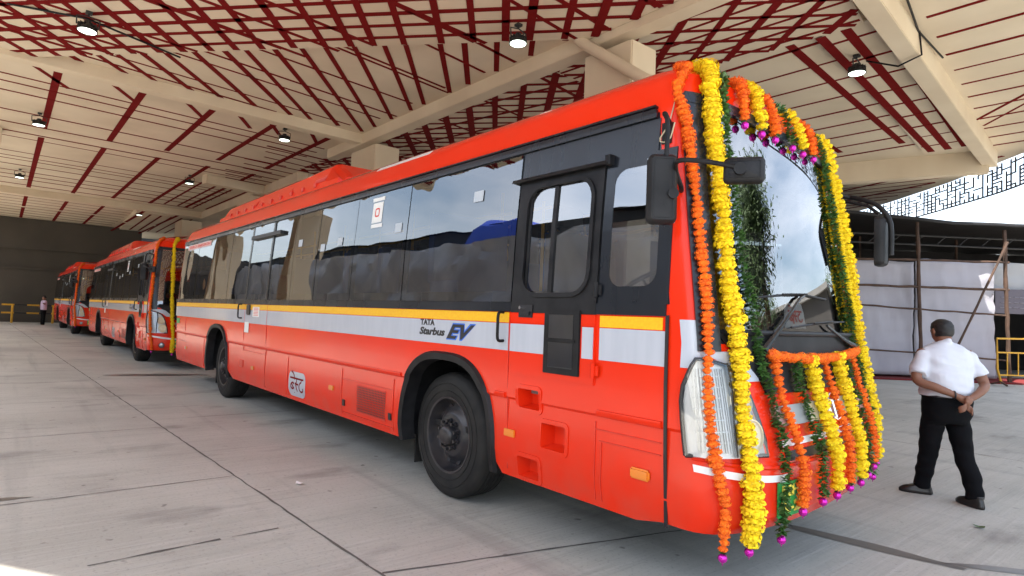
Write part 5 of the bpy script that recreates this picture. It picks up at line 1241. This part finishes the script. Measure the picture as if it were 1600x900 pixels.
def tree(x, y, h, label, cr, n=2600, seed=1):
    rt = random.Random(seed); t = empty('tree', (x, y, 0), label, 'tree', 'trees mirrored in the windshield'); org = Vector((x, y, 0)); m = MB()
    m.tube([(x, y, 0), (x + .1, y, h * .3), (x - .1, y + .1, h * .6), (x, y, h * .85)], [.28, .22, .14, .05], 10); ends = []
    for k in range(9):
        a = rt.uniform(0, 6.28); z0 = h * rt.uniform(.5, .75); e = Vector((x + math.cos(a) * cr * rt.uniform(.5, .9), y + math.sin(a) * cr * rt.uniform(.5, .9), z0 + h * rt.uniform(.05, .28))); m.tube([(x, y, z0), Vector((x, y, z0)).lerp(e, .5) + Vector((0, 0, .3)), e], [.09, .06, .02], 6); ends.append(e)
    m.build('trunk', bark, t, smooth=True, org=org); c = MB()
    ends += [Vector((x + rt.gauss(0, cr * .4), y + rt.gauss(0, cr * .4), h * rt.uniform(.6, .98))) for _ in range(10)]
    for k in range(n):
        e = rt.choice(ends); hang_ = abs(rt.gauss(0, .65)); p = e + Vector((rt.gauss(0, .45), rt.gauss(0, .45), .35 - hang_)); s = rt.uniform(.05, .11)
        a = Vector((rt.uniform(-1, 1), rt.uniform(-1, 1), rt.uniform(-1, 1))).normalized(); b = a.orthogonal().normalized()
        c.add([p - a * s * 1.6, p + b * s * .5, p + a * s * 1.6, p - b * s * .5], [(0, 1, 2, 3)])
    c.build('crown', crownm, t, org=org)
tree(3.1, 14.6, 7.4, 'drooping leafy tree beyond the canopy edge, left in the windshield reflection', 1.15, 14000, 5)
tree(-1.2, 30.5, 7, 'leafy tree beyond the shed, right of the canopy rim', 2.4, 1800, 9)
tree(9.5, 25, 7, 'broad tree far across the yard, only mirrored in the windshield', 3, 2000, 12)
m = MB(); m.box((0.8, 27, 0), (20, 36, 4.9)); bb = m.build('warehouse', principled('warehouse_wall', (.07, .065, .06), .8), None, org=(8, 30, 0)); tag(bb, 'dark warehouse with pale eaves beyond the yard, mirrored low in the windshield', 'building')
m = MB(); m.box((.5, 26.6, 4.9), (20.3, 36.4, 5.15)); m.build('roof', conc_far, bb, org=(8, 30, 0))
for k in range(5): m = MB(); m.box((2 + k * 3.4, 26.9, .01), (4.1 + k * 3.4, 27.02, 3)); m.build('gate', tarp if k % 2 else steel_b, bb, org=(8, 30, 0))
m = MB(); m.box((9, 14, 0), (9.3, 25, 2.6)); tag(m.build('yard_wall', conc_far, None, org=(9, 28, 0)), 'low plain wall across the yard in front of the buses', 'wall')
for nm, x, y, mt, lb in (('fallen_petal', -3.55, 1.02, mari_y, 'yellow petal lying on the concrete beside the long crack'), ('fallen_leaf', -1.35, 5.95, crownm, 'dry leaf lying on the concrete near the walking person'), ('paper_scrap', -5.2, 2.05, white, 'white paper scrap on the concrete left of the front wheel')):
    m = MB(); P = [(x + .035 * math.cos(a) * (1.6 if i % 2 else .8), y + .03 * math.sin(a), .012 + .01 * (i % 2)) for i, a in enumerate([k * math.pi / 3 for k in range(6)])]
    m.add(P + [(x, y, .006)], [(i, (i + 1) % 6, 6) for i in range(6)]); tag(m.build(nm, mt, None, org=(x, y, 0)), lb, 'litter')
print('objects', len(bpy.data.objects))
